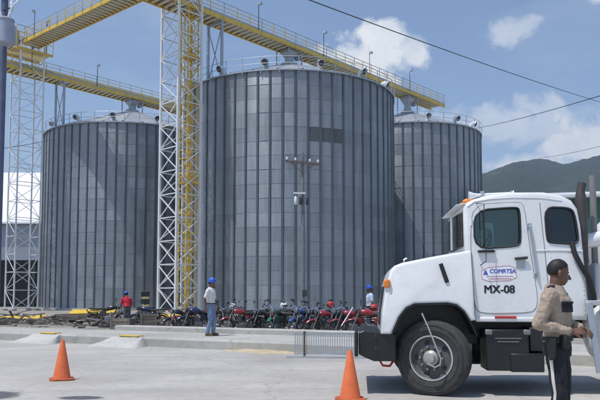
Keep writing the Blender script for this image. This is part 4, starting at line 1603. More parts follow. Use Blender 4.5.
def truck_wheel(x, y, near, steer, dual=False):
    w = empty('wheel', (x, y, 0.53)); w.parent = TR
    w.rotation_euler = (0, 0, steer)
    s = -1 if near else 1
    q = MB()
    h = TW/2
    prof = [(0.30, -h*0.75), (0.36, -h*0.98), (0.44, -h), (0.505, -h*0.9), (0.53, -h*0.72), (0.53, h*0.72), (0.505, h*0.9), (0.44, h), (0.36, h*0.98), (0.30, h*0.75)]
    q.lathe(prof, (0, 0, 0), 'Y', 48, False)
    ty = q.build('tyre', RUBBER, w, smooth=True, angle=40)
    for k in (-0.055, 0, 0.055):                      # tread ribs
        q = MB(); q.lathe([(0.529, k-0.017), (0.538, k-0.012), (0.538, k+0.012), (0.529, k+0.017)], (0, 0, 0), 'Y', 48, False); q.build('tread_rib', RUBBER, ty, smooth=True)
    for rr in (0.47, 0.40):
        q = MB(); q.lathe([(rr-0.006, s*(h-0.004)), (rr, s*(h+0.007)), (rr+0.006, s*(h-0.004))], (0, 0, 0), 'Y', 48, False); q.build('sidewall_ridge', RUBBER, ty, smooth=True)
    q = MB()
    prof = [(0.315, s*h*0.82), (0.305, s*h*0.9), (0.285, s*h*0.8), (0.275, s*h*0.62), (0.25, s*h*0.5), (0.17, s*h*0.62), (0.12, s*h*0.66), (0.12, -s*0.05)]
    q.lathe(prof, (0, 0, 0), 'Y', 40, False)
    rim = q.build('rim', mat('dusty dark rim', (0.095, 0.095, 0.10), 0.6, 0.2, 0.3, 6, dirt=0.4), w, smooth=True, angle=30)
    q = MB(); q.lathe([(0.322, s*h*0.78), (0.322, s*h*0.93), (0.303, s*h*0.93), (0.303, s*h*0.78)], (0, 0, 0), 'Y', 44, False); q.build('rim_flange', mat('grey rim edge', (0.5, 0.5, 0.5), 0.5, 0.3, 0.15, 4), rim, smooth=True)
    q = MB(); q.lathe([(0.02, s*0.03), (0.115, s*0.04), (0.11, s*0.14), (0.075, s*0.17), (0.07, s*0.205), (0.01, s*0.215)], (0, 0, 0), 'Y', 24); q.build('hub', mat('pale hub', (0.38, 0.38, 0.36), 0.5, 0.2, 0.2, 5, dirt=0.3), w, smooth=True)
    q = MB(); q.lathe([(0.018, 0), (0.018, s*0.045), (0.001, s*0.05)], (0, 0, 0), 'Y', 8); nm = q.mesh('wheel_nut', ENGM)
    for k in range(10):
        t = 2*PI*k/10
        inst('wheel_nut', nm, rim, (0.165*math.cos(t), s*h*0.6, 0.165*math.sin(t)))
    for k in range(5):
        t = 2*PI*(k+0.5)/5
        q = MB(); q.lathe([(0.035, s*h*0.50), (0.035, s*h*0.545+s*0.006)], (0.225*math.cos(t), 0, 0.225*math.sin(t)), 'Y', 12); q.build('hand_hole', BLKRUB, rim)
    return w


fw = truck_wheel(0.0, 0.22, True, R(-25))
truck_wheel(0.0, 2*YC-0.22, False, R(-20))
# level hose hanging from the wing to the hub
q = MB()
q.tube([L(418.5, 313)[:1]+(0.0, L(0, 313)[1]), (L(424, 0)[0], -0.03, L(0, 326)[1]), (L(430, 0)[0], -0.05, L(0, 342)[1]), (L(435.5, 0)[0], -0.06, L(0, 356)[1]),
        (L(435, 0)[0], -0.06, L(0, 362)[1]), (L(430, 0)[0], -0.05, L(0, 365)[1]), (L(423, 0)[0], -0.03, L(0, 361.5)[1])], 0.011, 7)
q.build('hub_hose', mat('grey hose', (0.4, 0.41, 0.42), 0.5, 0.1), TR, smooth=True)
# seams, beads, rivets and mirror arm
SEAM = mat('dark panel seam', (0.10, 0.10, 0.11), 0.8)
def side_line(name, pts, r, m_, out=0.002):
    q = MB(); q.tube([(L(*p)[0], side_y(L(*p)[1], True, out), L(*p)[1]) for p in pts], r, 6)
    return q.build(name, m_, TR, smooth=True)
side_line('panel_seam', [(538.5, 203), (540, 230), (541.5, 250), (544, 300), (544, 318)], 0.004, SEAM)
side_line('belt_bead', [(533, 251.5), (545, 251), (560, 251.2), (578, 252)], 0.011, WHITE)
side_line('drip_rail', [(467, 206), (474, 201.2), (490, 198.6), (512, 197.4), (540, 198.2), (560, 201.2)], 0.013, WHITE, -0.004)
q = MB(); q.lathe([(0.009, 0), (0.008, -0.004), (0.001, -0.006)], (0, 0, 0), 'Y', 8); rv = q.mesh('rivet', WHITE, True)
for k in range(14):
    for px_ in (547.5, 577):
        x_, z_ = L(px_ if px_ < 560 else px_+0.03*k, 253+4.6*k)
        inst('rivet', rv, TR, (x_, side_y(z_, True, 0.001), z_))
for zz in (222, 295):
    x_, z_ = L(470.5, zz)
    q = MB(); q.tube([(x_, side_y(z_, True, 0.012), z_-0.05), (x_, side_y(z_, True, 0.012), z_+0.05)], 0.013, 8); q.build('door_hinge', WHITE, TR, smooth=True)
q = MB(); q.tube([(L(476, 0)[0], side_y(2.7, True, 0.0), L(0, 203)[1]), (L(481.5, 0)[0], side_y(2.7, True, 0.17), L(0, 205)[1]), (L(482, 0)[0], side_y(2.2, True, 0.18), L(0, 250)[1]), (L(482.5, 0)[0], side_y(2.0, True, 0.15), L(0, 262)[1]), (L(478, 0)[0], side_y(2.0, True, 0.0), L(0, 266)[1])], 0.007, 6); q.build('mirror_arm', DARK, TR, smooth=True)
q = MB(); q.tube([(L(469.5, 0)[0], 0.245, L(0, 252)[1]), (L(470, 0)[0], 0.205, L(0, 275)[1]), (L(470.5, 0)[0], 0.10, L(0, 316)[1])], 0.006, 6); q.build('panel_seam', SEAM, TR)
# chassis
for yy in (YC-0.45, YC+0.45):
    q = MB(); q.box((3.4, yy, 0.92), (8.3, 0.09, 0.27)); q.build('chassis_rail', BLACK, TR)
q = MB(); q.box((0, YC, 0.5), (0.12, 1.7, 0.14)); q.build('front_axle', BLACK, TR, bevel=0.02)
q = MB(); q.box((0.1, YC, 1.15), (1.0, 0.75, 0.75)); q.build('engine_block', DARK, TR, bevel=0.05)
# cab sill, reflector and steps
q = MB(); x0, z0 = L(472, 321); x1, z1 = L(536, 316)
q.box(((x0+x1)/2, side_y(1.1)+0.03, L(0, 319.5)[1]), (x1-x0, 0.1, 0.07)); q.build('sill', WHITE, TR, bevel=0.02)
q = MB(); q.box((L(501, 0)[0], side_y(1.1, True, 0.024), L(0, 317.2)[1]), (0.30, 0.02, 0.03)); q.build('reflector', REDL, TR, bevel=0.004)
q = MB(); x0, z0 = L(481, 369); x1, z1 = L(522, 329)
q.box(((x0+x1)/2, 0.38, (z0+z1)/2), (x1-x0, 0.5, z1-z0)); bb = q.build('battery_box', BLACK, TR, bevel=0.02)
for px_ in (483.5, 520):
    q = MB(); q.box((L(px_, 0)[0], 0.118, L(0, 331.5)[1]), (0.10, 0.05, 0.075)); q.build('box_latch', mat('worn grey metal', (0.2, 0.21, 0.22), 0.5, 0.4), bb, bevel=0.015)
for k, w_ in ((0, 0.36), (1, 0.30)):
    q = MB(); q.box((L(502, 0)[0], 0.122, L(0, 337.5+3.2*k)[1]), (w_, 0.01, 0.014)); q.build('step_tread', mat('worn grey metal', (0.2, 0.21, 0.22)), bb)
q = MB(); x0, z0 = L(504, 370); x1, z1 = L(536, 352)
q.box(((x0+x1)/2, 0.33, (z0+z1)/2), (x1-x0, 0.44, z1-z0)); q.build('step_box', BLACK, TR, bevel=0.02)
q = MB(); x0, z0 = L(523.5, 351); x1, z1 = L(548, 327)
q.box(((x0+x1)/2, 0.40, (z0+z1)/2), (x1-x0, 0.4, z1-z0)); q.build('tool_box', BLACK, TR, bevel=0.02)
# far-side fuel tank seen under the frame
q = MB(); q.lathe([(0.02, 0), (0.33, 0.02), (0.35, 0.05), (0.35, 1.15), (0.33, 1.18), (0.02, 1.2)], (0.75, 2*YC-0.45, 0.62), 'X', 28); q.build('far_fuel_tank', BLACK, TR, smooth=True)
# near white tank and its bracket
q = MB(); q.lathe([(0.02, -0.04), (0.22, -0.02), (0.36, 0.04), (0.43, 0.13), (0.44, 0.22), (0.44, 1.4), (0.36, 1.5), (0.02, 1.52)], (L(584, 0)[0], 0.42, 0.92), 'X', 36); tk = q.build('white_tank', WHITE, TR, smooth=True)
for xx in (2.55, 3.2):
    q = MB(); q.lathe([(0.442, xx), (0.45, xx), (0.45, xx+0.06), (0.442, xx+0.06)], (0, 0.42, 0.92), 'X', 36, False); q.build('strap', GALV, tk, smooth=True)
q = MB(); q.bar((L(576, 0)[0], -0.02, L(0, 302)[1]), (L(584, 0)[0], -0.02, L(0, 369)[1]), 0.09, 0.03, (0, 1, 0)); q.build('ladder_rail', GALV, TR, bevel=0.008)
q = MB(); q.box((L(589, 0)[0], 0.05, L(0, 303)[1]), (0.42, 0.16, 0.07)); q.build('tank_step', mat('grey plate', (0.45, 0.47, 0.5)), TR, bevel=0.01)
q = MB(); q.tube([(L(590, 0)[0], 0.0, L(0, 305)[1]), (L(589, 0)[0], -0.05, L(0, 313)[1]), (L(591, 0)[0], -0.03, L(0, 318)[1])], [0.05, 0.06, 0.03], 10); q.build('valve', mat('brass', (0.35, 0.25, 0.10), 0.45, 0.7), TR, smooth=True)
# grab bar
x0, z0 = L(527, 226); x1, z1 = L(531.5, 276)
q = MB(); q.tube([(x0+0.02, side_y(z0, True, 0.0), z0), (x0, side_y(z0, True, 0.06), z0-0.03), (x1, side_y(z1, True, 0.06), z1+0.03), (x1, side_y(z1, True, 0.0), z1)], 0.016, 8); gb = q.build('grab_bar', GALV, TR, smooth=True)
for (xx, zz) in ((x0, z0), (x1, z1)):
    q = MB(); q.box((xx, side_y(zz, True, 0.008), zz), (0.06, 0.02, 0.07)); q.build('bar_mount', GALV, gb, bevel=0.006)
# exhaust stack, intake hose, pump pipe, mixer drum
q = MB(); xs = L(577, 0)[0]
q.tube([(xs+0.08, YC-0.75, 1.1), (xs+0.08, YC-0.75, L(0, 235)[1]), (xs+0.07, YC-0.75, L(0, 200)[1]), (xs+0.07, YC-0.75, L(0, 190)[1]), (xs+0.10, YC-0.75, L(0, 182)[1])], [0.06, 0.075, 0.085, 0.06, 0.06], 14); q.build('exhaust_stack', mat('rust brown stack', (0.085, 0.075, 0.075), 0.6, 0.5, 0.3, 5), TR, smooth=True)
q = MB(); q.tube([(L(598.5, 0)[0], YC-0.55, 1.2), (L(598.5, 0)[0], YC-0.55, L(0, 172)[1])], 0.045, 10); q.build('ladder_rail', mat('dusty grey post', (0.22, 0.215, 0.21), 0.7), TR, smooth=True)
q = MB(); q.tube([(L(568, 0)[0], 0.28, L(0, 243)[1]), (L(569, 0)[0], 0.22, L(0, 254)[1]), (L(574, 0)[0], 0.2, L(0, 266)[1]), (L(582, 0)[0], 0.22, L(0, 279)[1]), (L(587, 0)[0], 0.25, L(0, 296)[1]), (L(588, 0)[0], 0.3, L(0, 312)[1])], 0.036, 10); q.build('intake_hose', BLKRUB, TR, smooth=True)
q = MB(); q.tube([(L(572, 0)[0], 0.6, L(0, 244)[1]), (L(578, 0)[0], 0.6, L(0, 243)[1]), (L(583, 0)[0], 0.6, L(0, 242.5)[1]), (L(588, 0)[0], 0.6, L(0, 241)[1]), (L(612, 0)[0], 0.62, L(0, 236)[1])], [0.06, 0.1, 0.12, 0.10, 0.13], 16); q.build('drum_motor', WHITE, TR, smooth=True)
q = MB(); q.box((2.55, YC, 1.45), (0.35, 1.3, 0.9)); q.build('drum_pedestal', mat('grey plate', (0.45, 0.47, 0.5)), TR, bevel=0.03)
q = MB()
q.lathe([(0.02, 0), (0.35, 0.02), (0.55, 0.12), (0.8, 0.5), (1.05, 1.2), (1.12, 2.0), (1.05, 2.8), (0.6, 4.2), (0.5, 4.6)], (0, 0, 0), 'X', 40)
dr = q.build('mixer_drum', WHITE, TR, smooth=True, angle=50)
dr.location = (2.62, YC, 1.95); dr.rotation_euler = (0, R(-9), 0)
for k, (xx, rr) in enumerate(((0.5, 0.81), (1.6, 1.1))):
    q = MB(); q.lathe([(rr-0.03, xx-0.06), (rr+0.03, xx-0.06), (rr+0.05, xx+0.06), (rr-0.01, xx+0.06)], (0, 0, 0), 'X', 40, False); q.build('drum_band', mat('blue band', (0.05, 0.12, 0.35), 0.4), dr, smooth=True)
for x_ in (4.35, 5.65):
    truck_wheel(x_, 0.22, True, 0); truck_wheel(x_, 2*YC-0.22, False, 0)
for x_ in (4.35, 5.65):
    q = MB(); q.box((x_, YC, 0.53), (0.2, 1.6, 0.2)); q.build('rear_axle', BLACK, TR, bevel=0.03)
# interior
q = MB(); q.box((L(545, 0)[0], YC, L(0, 275)[1]), (0.5, 1.7, 0.5)); q.build('seat_base', TRIM, TR, bevel=0.05)
for yy in (YC-0.5, YC+0.45):
    q = MB(); q.box((L(549, 0)[0], yy, L(0, 243)[1]), (0.16, 0.5, 0.75)); q.build('seat_back', TRIM, TR, bevel=0.06)
q = MB(); x_, z_ = L(503, 235); q.box((x_, YC+0.55, z_-0.08), (0.16, 0.42, 0.40)); q.ell((x_, YC+0.55, z_+0.16), (0.10, 0.14, 0.08)); q.build('passenger_seat', SEATM, TR, bevel=0.05)
q = MB(); q.box((L(477, 0)[0], YC, L(0, 256)[1]), (0.2, 1.8, 0.28)); q.build('dashboard', TRIM, TR, bevel=0.04)
q = MB()
cc = Vector((L(489, 0)[0], YC-0.5, L(0, 246)[1]))
q.tube([cc + Vector((0.09*math.cos(t), 0.23*math.sin(t), 0.2*math.cos(t))) for t in [2*PI*k/24 for k in range(24)]], 0.016, 6, closed=True); q.tube([cc, cc+Vector((-0.2, 0, -0.25))], 0.03, 8)
q.build('steering_wheel', BLKRUB, TR, smooth=True)


# lettering on the door
def text_mesh(name, s, size, m_, parent, px, py, offs=0.0, shear=0.0, out=0.012, extrude=0.0012, width=None):
    c = bpy.data.curves.new(name, 'FONT')
    c.body = s; c.size = size; c.extrude = extrude; c.shear = shear
    c.align_x = 'CENTER'; c.align_y = 'CENTER'
    t = bpy.data.objects.new('tmp', c)
    link(t)
    dg = bpy.context.evaluated_depsgraph_get(); dg.update()
    me = bpy.data.meshes.new_from_object(t.evaluated_get(dg))
    bpy.data.objects.remove(t)
    me.materials.clear(); me.materials.append(m_)
    xs = [v.co.x for v in me.vertices]
    k = (width/(max(xs)-min(xs))) if width else 1.0
    x0, z0 = L(px, py)
    base = [tuple(v.co) for v in me.vertices]
    faces = [tuple(p.vertices) for p in me.polygons]
    q = MB()
    lay = ((0, 0),) if not offs else ((-offs, -offs*0.5), (-offs, offs*0.5), (0, 0), (offs, -offs*0.5), (offs, offs*0.5))
    for n_, (ox, oz) in enumerate(lay):
        q.add([(x0 + x*k + ox, side_y(z0+y+oz, True, out+zz+0.0003*n_), z0+y+oz) for x, y, zz in base], faces)
    me = q.mesh(name, m_, fix=False)
    o = bpy.data.objects.new(name, me)
    link(o, parent)
    return o


door_near = [o for o in TR.children if o.name == 'door'][0]
INK = mat('black ink', (0.012, 0.012, 0.014), 0.5)
INKB = mat('blue ink', (0.10, 0.13, 0.45), 0.5)
INKG = mat('grey ink', (0.42, 0.34, 0.38), 0.5)
INKR = mat('red ink', (0.5, 0.22, 0.22), 0.5)
text_mesh('lettering', 'MX-08', 0.158, INK, door_near, 496, 290, offs=0.0045, width=0.42)
DEC = smooth_poly(LP([(479, 268.5), (512.5, 265.5), (513, 280.5), (479.5, 282)]), 1)
dec = side_slab('decal', DEC, mat('white decal', (0.78, 0.79, 0.83), 0.4), 0.0095, 0.0105, True, parent=door_near)
q = MB(); q.tube([(x, side_y(z, True, 0.011), z) for x, z in DEC], 0.004, 5, closed=True); q.build('decal_border', INKR, dec)
text_mesh('decal_lettering', 'COMRTSA', 0.085, INKB, dec, 499.5, 271.8, offs=0.0025, shear=0.2, width=0.36)
xa, za = L(483, 275)
q = MB(); q.add([(xa-0.035, side_y(za, True, 0.0125), za-0.005), (xa+0.04, side_y(za, True, 0.0125), za-0.005), (xa+0.005, side_y(za+0.07, True, 0.0125), za+0.075)], [(0, 1, 2)]); q.build('decal_emblem', INKB, dec)
for k, (w_, m_) in enumerate(((0.36, INKG), (0.30, INKR))):
    zz = L(0, 276.8+2.4*k)[1]
    q = MB(); q.box((L(497.5, 0)[0], side_y(zz, True, 0.0125), zz), (w_, 0.002, 0.012)); q.build('decal_line', m_, dec)


# ------------------------------------------------------------------ people
SKIN = mat('dark brown skin', (0.15, 0.075, 0.05), 0.5, 0, 0.12, 12)
HAIRM = mat('black hair', (0.010, 0.009, 0.009), 0.6, 0, 0.3, 40, bump=0.004, bscale=120)
EYEM = mat('eye white', (0.6, 0.58, 0.55), 0.3)
HATB = mat('blue hard hat', (0.02, 0.10, 0.52), 0.35, 0, 0.06, 8)


def remesh(o, vox, it=6, fac=0.5):
    md = o.modifiers.new('remesh', 'REMESH')
    md.mode = 'VOXEL'
    md.voxel_size = vox
    md.use_smooth_shade = True
    sm = o.modifiers.new('smooth', 'SMOOTH')
    sm.iterations = it
    sm.factor = fac
    return baked(o)


def cloth_wrinkle(o, amp, freq, seed=0):
    for v in o.data.vertices:
        n_ = mnoise.fractal((v.co.x*freq+seed, v.co.y*freq, v.co.z*freq*0.8), 1.0, 2.0, 3)
        v.co += v.normal*amp*n_


def head_xf(yaw, pitch, piv=Vector((-0.01, 0, 1.50))):
    M = Euler((0, pitch, yaw)).to_matrix()
    return lambda p: piv + M @ (p-piv)


def hand(q, wrist, d, palm_n, curl, vox_r=0.0085, thumb_side=1):
    """palm of metacarpals, four two-joint fingers of unequal length and a thumb leaving the palm's side"""
    d = Vector(d).normalized(); pn = Vector(palm_n).normalized()
    s = d.cross(pn).normalized()*thumb_side
    pn = (pn - d*pn.dot(d)).normalized()
    w = Vector(wrist)
    for k, (off, ln) in enumerate(((0.03, 0.040), (0.010, 0.045), (-0.010, 0.042), (-0.029, 0.033))):
        kn = w + d*0.085 + s*off
        q.cap(w + s*off*0.5, kn, 0.016, 0.0125, 10, 3)
        a1, a2 = curl, curl*2.1
        p1 = kn + (d*math.cos(a1) + pn*math.sin(a1))*ln
        p2 = p1 + (d*math.cos(a2) + pn*math.sin(a2))*ln*0.75
        p3 = p2 + (d*math.cos(a2*1.35) + pn*math.sin(a2*1.35))*ln*0.5
        q.cap(kn, p1, vox_r*1.1, vox_r, 8, 3); q.cap(p1, p2, vox_r, vox_r*0.95, 8, 3); q.cap(p2, p3, vox_r*0.95, vox_r*0.8, 8, 3)
    t0 = w + d*0.02 + s*0.024
    t1 = w + d*0.055 + s*0.055 + pn*0.015
    t2 = w + d*0.088 + s*0.056 + pn*0.03
    q.cap(t0, t1, 0.014, 0.011, 8, 3); q.cap(t1, t2, 0.011, 0.009, 8, 3)


BASE = dict(hipL=(0, 0.09, 0.93), hipR=(0, -0.09, 0.93), kneeL=(0.025, 0.10, 0.50), kneeR=(0.025, -0.10, 0.50), ankL=(0, 0.105, 0.09), ankR=(0, -0.105, 0.09),
            shL=(-0.01, 0.185, 1.405), shR=(-0.01, -0.185, 1.405), elL=(-0.04, 0.245, 1.12), elR=(-0.04, -0.245, 1.12), wrL=(0.04, 0.25, 0.87), wrR=(0.04, -0.25, 0.87),
            yaw=0.0, pitch=0.0, lean=0.0, handL=((0.1, 0, -1), (0, -1, 0)), handR=((0.1, 0, -1), (0, 1, 0)), curl=0.35)


def person(loc, rz, label, pose, shirt, trousers, shoes, height=1.72, vox=0.012, headgear='hat', long_sleeves=False, group=None, extra=None, hipdrop=0.0):
    P = dict(BASE); P.update(pose)
    e = empty('person', loc, rz, label, 'person', group)
    k = height/1.75
    e.scale = (k, k, k)
    V = {n_: Vector(v) for n_, v in P.items() if isinstance(v, tuple) and len(v) == 3 and not isinstance(v[0], tuple)}
    ln = P['lean']
    def lean(p):                       # bend the trunk forward at the hips
        p = Vector(p)
        if p.z < 0.95: return p
        h = p.z-0.95
        return Vector((p.x*math.cos(ln) + h*math.sin(ln), p.y, 0.95 + h*math.cos(ln) - p.x*math.sin(ln)))
    hx = head_xf(P['yaw'], P['pitch'])
    hd = lambda p: lean(hx(p))
    TOR = [(0.90, 0.105, 0.155, 0), (1.0, 0.105, 0.15, 0), (1.1, 0.105, 0.145, 0.0), (1.22, 0.115, 0.16, 0.0), (1.34, 0.12, 0.175, 0.0), (1.42, 0.095, 0.165, -0.01), (1.465, 0.06, 0.085, -0.015)]

    def torso(q, grow, rows):
        q.xf = lean
        rings = []
        for (z, rx, ry, xo) in rows:
            rings.append([(xo+(rx+grow)*math.cos(t), (ry+grow)*math.sin(t), z) for t in [2*PI*i/24 for i in range(24)]])
        q.loft(rings)
        q.xf = None
    # ---- body
    q = MB()
    torso(q, -0.012, TOR)
    q.ell((0, 0, 0.93), (0.10, 0.15, 0.10))
    for s in 'LR':
        q.cap(V['hip'+s], V['knee'+s], 0.072, 0.052); q.cap(V['knee'+s], V['ank'+s], 0.05, 0.036)
        q.cap(V['ank'+s] + Vector((0, 0, -0.035)), V['ank'+s] + Vector((0.14, 0, -0.055)), 0.04, 0.03)
        sh, el_, wr = lean(V['sh'+s]), lean(V['el'+s]), lean(V['wr'+s])
        q.cap(sh, el_, 0.05, 0.04); q.cap(el_, wr, 0.039, 0.027)
        dv, pn = P['hand'+s]
        hand(q, wr, dv, pn, P['curl'], max(0.0085, vox*0.75), 1 if s == 'L' else -1)
    q.xf = lean
    q.cap((-0.015, 0, 1.42), (0.0, 0, 1.56), 0.056, 0.052)
    q.xf = hd
    q.ell((-0.008, 0, 1.655), (0.098, 0.076, 0.097), 24, 16)
    q.ell((0.034, 0, 1.593), (0.068, 0.060, 0.084), 20, 14)
    q.ell((0.062, 0, 1.538), (0.03, 0.032, 0.024))
    q.cap((0.097, 0, 1.625), (0.118, 0, 1.590), 0.010, 0.015, 10, 4)
    for s in (-1, 1):
        q.ell((0.100, s*0.013, 1.588), (0.012, 0.010, 0.009), 8, 6)
        q.ell((0.070, s*0.036, 1.590), (0.022, 0.020, 0.022), 10, 8)
        q.ell((0.080, s*0.030, 1.643), (0.014, 0.026, 0.008), 10, 6)
        q.ell((-0.004, s*0.077, 1.612), (0.017, 0.010, 0.031), 10, 8)
    q.ell((0.092, 0, 1.564), (0.012, 0.023, 0.0065), 10, 6); q.ell((0.089, 0, 1.551), (0.012, 0.020, 0.0065), 10, 6)
    q.xf = None
    body = q.build('body', SKIN, e, smooth=True)
    remesh(body, vox*0.6 if vox < 0.012 else vox*0.85, 3, 0.4)
    for s in (-1, 1):
        q = MB(); q.xf = hd; q.ell((0.084, s*0.031, 1.624), (0.010, 0.013, 0.008), 10, 8); ey = q.build('eye', EYEM, e, smooth=True)
        q = MB(); q.xf = hd; q.ell((0.0915, s*0.031, 1.624), (0.004, 0.006, 0.006), 8, 6); q.build('iris', HAIRM, ey, smooth=True)
    # ---- hair
    q = MB()
    vs, fs, keep = [], [], []
    n_, m_ = 32, 18
    for i in range(m_+1):
        t = PI*i/m_
        for kk in range(n_):
            a_ = 2*PI*kk/n_
            vs.append((-0.009+0.1015*math.sin(t)*math.cos(a_), 0.0795*math.sin(t)*math.sin(a_), 1.656+0.1015*math.cos(t)))
    for i in range(m_):
        for kk in range(n_):
            k2 = (kk+1) % n_
            cx = sum(vs[j][0] for j in (i*n_+kk, i*n_+k2, (i+1)*n_+k2, (i+1)*n_+kk))/4
            cz = sum(vs[j][2] for j in (i*n_+kk, i*n_+k2, (i+1)*n_+k2, (i+1)*n_+kk))/4
            line = 1.70 if cx > 0.055 else (1.655+0.6*max(0, cx) if cx > -0.03 else 1.598)
            if cz > line: fs.append((i*n_+kk, (i+1)*n_+kk, (i+1)*n_+k2, i*n_+k2))
    vs = [tuple(Vector(p) + (Vector(p)-Vector((-0.01, 0, 1.65))).normalized()*0.004*mnoise.noise(Vector(p)*60)) for p in vs]
    q.xf = hd; q.add(vs, fs); hr = q.build('hair', HAIRM, e, smooth=True, angle=80)
    bm = bmesh.new(); bm.from_mesh(hr.data)
    bmesh.ops.delete(bm, geom=[v for v in bm.verts if not v.link_faces], context='VERTS')
    bmesh.ops.remove_doubles(bm, verts=bm.verts, dist=0.0005)
    bm.to_mesh(hr.data); bm.free()
    sd = hr.modifiers.new('thick', 'SOLIDIFY'); sd.thickness = 0.012; sd.offset = -1
    if headgear == 'hat':
        q = MB(); q.xf = hd
        rings = []
        for (f_, z) in ((1.18, 1.675), (1.17, 1.682), (1.03, 1.69), (1.02, 1.72), (0.93, 1.76), (0.72, 1.79), (0.4, 1.805), (0.03, 1.81)):
            rings.append([(-0.008+0.118*f_*math.cos(t)*(1.16 if (math.cos(t) > 0.3 and f_ > 1.1) else 1), 0.098*f_*math.sin(t), z) for t in [2*PI*i/28 for i in range(28)]])
        q.loft(rings); hat = q.build('hard_hat', HATB, e, smooth=True, angle=50)
        q = MB(); q.xf = hd; q.tube([(-0.008+0.112*math.cos(t), 0, 1.70+0.112*math.sin(t)) for t in [R(v) for v in range(15, 166, 15)]], 0.012, 6); q.build('hat_ridge', HATB, hat, smooth=True)
    # ---- shirt
    q = MB()
    torso(q, 0.016, [(0.985, 0.112, 0.156, 0)] + TOR[1:] if False else [(0.965, 0.112, 0.158, 0), (1.0, 0.112, 0.155, 0)] + TOR[2:])
    for s in 'LR':
        sh, el_, wr = lean(V['sh'+s]), lean(V['el'+s]), lean(V['wr'+s])
        q.cap(sh, el_ if long_sleeves else sh.lerp(el_, 0.72), 0.072, 0.060)
        if long_sleeves: q.cap(el_, el_.lerp(wr, 0.86), 0.058, 0.044)
    st = q.build('shirt', shirt, e, smooth=True)
    remesh(st, vox, 5, 0.5); cloth_wrinkle(st, 0.014, 13, 3); cloth_wrinkle(st, 0.006, 31, 5)
    q = MB(); q.xf = lean
    rings = []
    for (r_, z) in ((0.070, 1.440), (0.098, 1.462), (0.076, 1.512), (0.064, 1.506)):
        rings.append([(-0.012+r_*math.cos(t)*1.02, r_*math.sin(t)*1.05, z-0.02*max(0, math.cos(t))) for t in [2*PI*i/20 for i in range(20)]])
    q.loft(rings, cap=False); co = q.build('collar', shirt, e, smooth=True)
    # ---- trousers
    q = MB()
    q.xf = None
    rings = []
    for (z, rx, ry) in ((0.83, 0.12, 0.165), (0.90, 0.128, 0.175), (0.97, 0.122, 0.168), (1.005, 0.118, 0.163)):
        rings.append([(rx*math.cos(t), ry*math.sin(t), z) for t in [2*PI*i/24 for i in range(24)]])
    q.loft(rings)
    for s in 'LR':
        q.cap(V['hip'+s] + Vector((0, 0, -0.03)), V['knee'+s], 0.096, 0.074); q.cap(V['knee'+s], V['ank'+s] + Vector((0, 0, 0.01)), 0.073, 0.066)
    tr = q.build('trousers', trousers, e, smooth=True)
    remesh(tr, vox, 5, 0.5); cloth_wrinkle(tr, 0.010, 10, 8)
    q = MB(); q.lathe([(0.001, 0.98), (0.001, 1.02)], n=4) if False else None
    rings = []
    for (g_, z) in ((0.012, 0.975), (0.024, 0.978), (0.024, 1.012), (0.012, 1.015)):
        rings.append([((0.118+g_)*math.cos(t), (0.163+g_)*math.sin(t), z) for t in [2*PI*i/28 for i in range(28)]])
    q = MB(); q.loft(rings); q.build('belt', BLKRUB, e, smooth=True)
    for s in 'LR':
        a_ = V['ank'+s]
        q = MB(); q.cap(a_ + Vector((-0.02, 0, -0.03)), a_ + Vector((0.15, 0, -0.05)), 0.05, 0.038); q.box(a_ + Vector((0.06, 0, -0.08)), (0.27, 0.085, 0.02))
        so = q.build('shoe', shoes, e, smooth=True)
        remesh(so, max(0.009, vox*0.8), 3)
    if extra: extra(e, V, lean)
    return e


KHAKI = mat('pale tan uniform shirt', (0.37, 0.295, 0.235), 0.9, 0, 0.12, 8, bump=0.001, bscale=200)
NAVY = mat('navy black trousers', (0.012, 0.013, 0.019), 0.85, 0, 0.2, 8)
WHITEC = mat('white cloth', (0.66, 0.65, 0.62), 0.85, 0, 0.06, 8)
PALEB = mat('pale blue white cloth', (0.55, 0.62, 0.74), 0.85, 0, 0.06, 8)
JEANS = mat('blue jeans', (0.17, 0.24, 0.36), 0.85, 0, 0.2, 10)
REDC = mat('red cloth', (0.55, 0.02, 0.045), 0.85, 0, 0.1, 8)
GREYT = mat('grey trousers', (0.12, 0.12, 0.13), 0.85, 0, 0.15, 8)
SHOE = mat('black shoe leather', (0.015, 0.014, 0.014), 0.5)
SHOEB = mat('brown work boot', (0.10, 0.06, 0.035), 0.7)
STRIPE = mat('white trouser stripe', (0.62, 0.60, 0.58), 0.8)


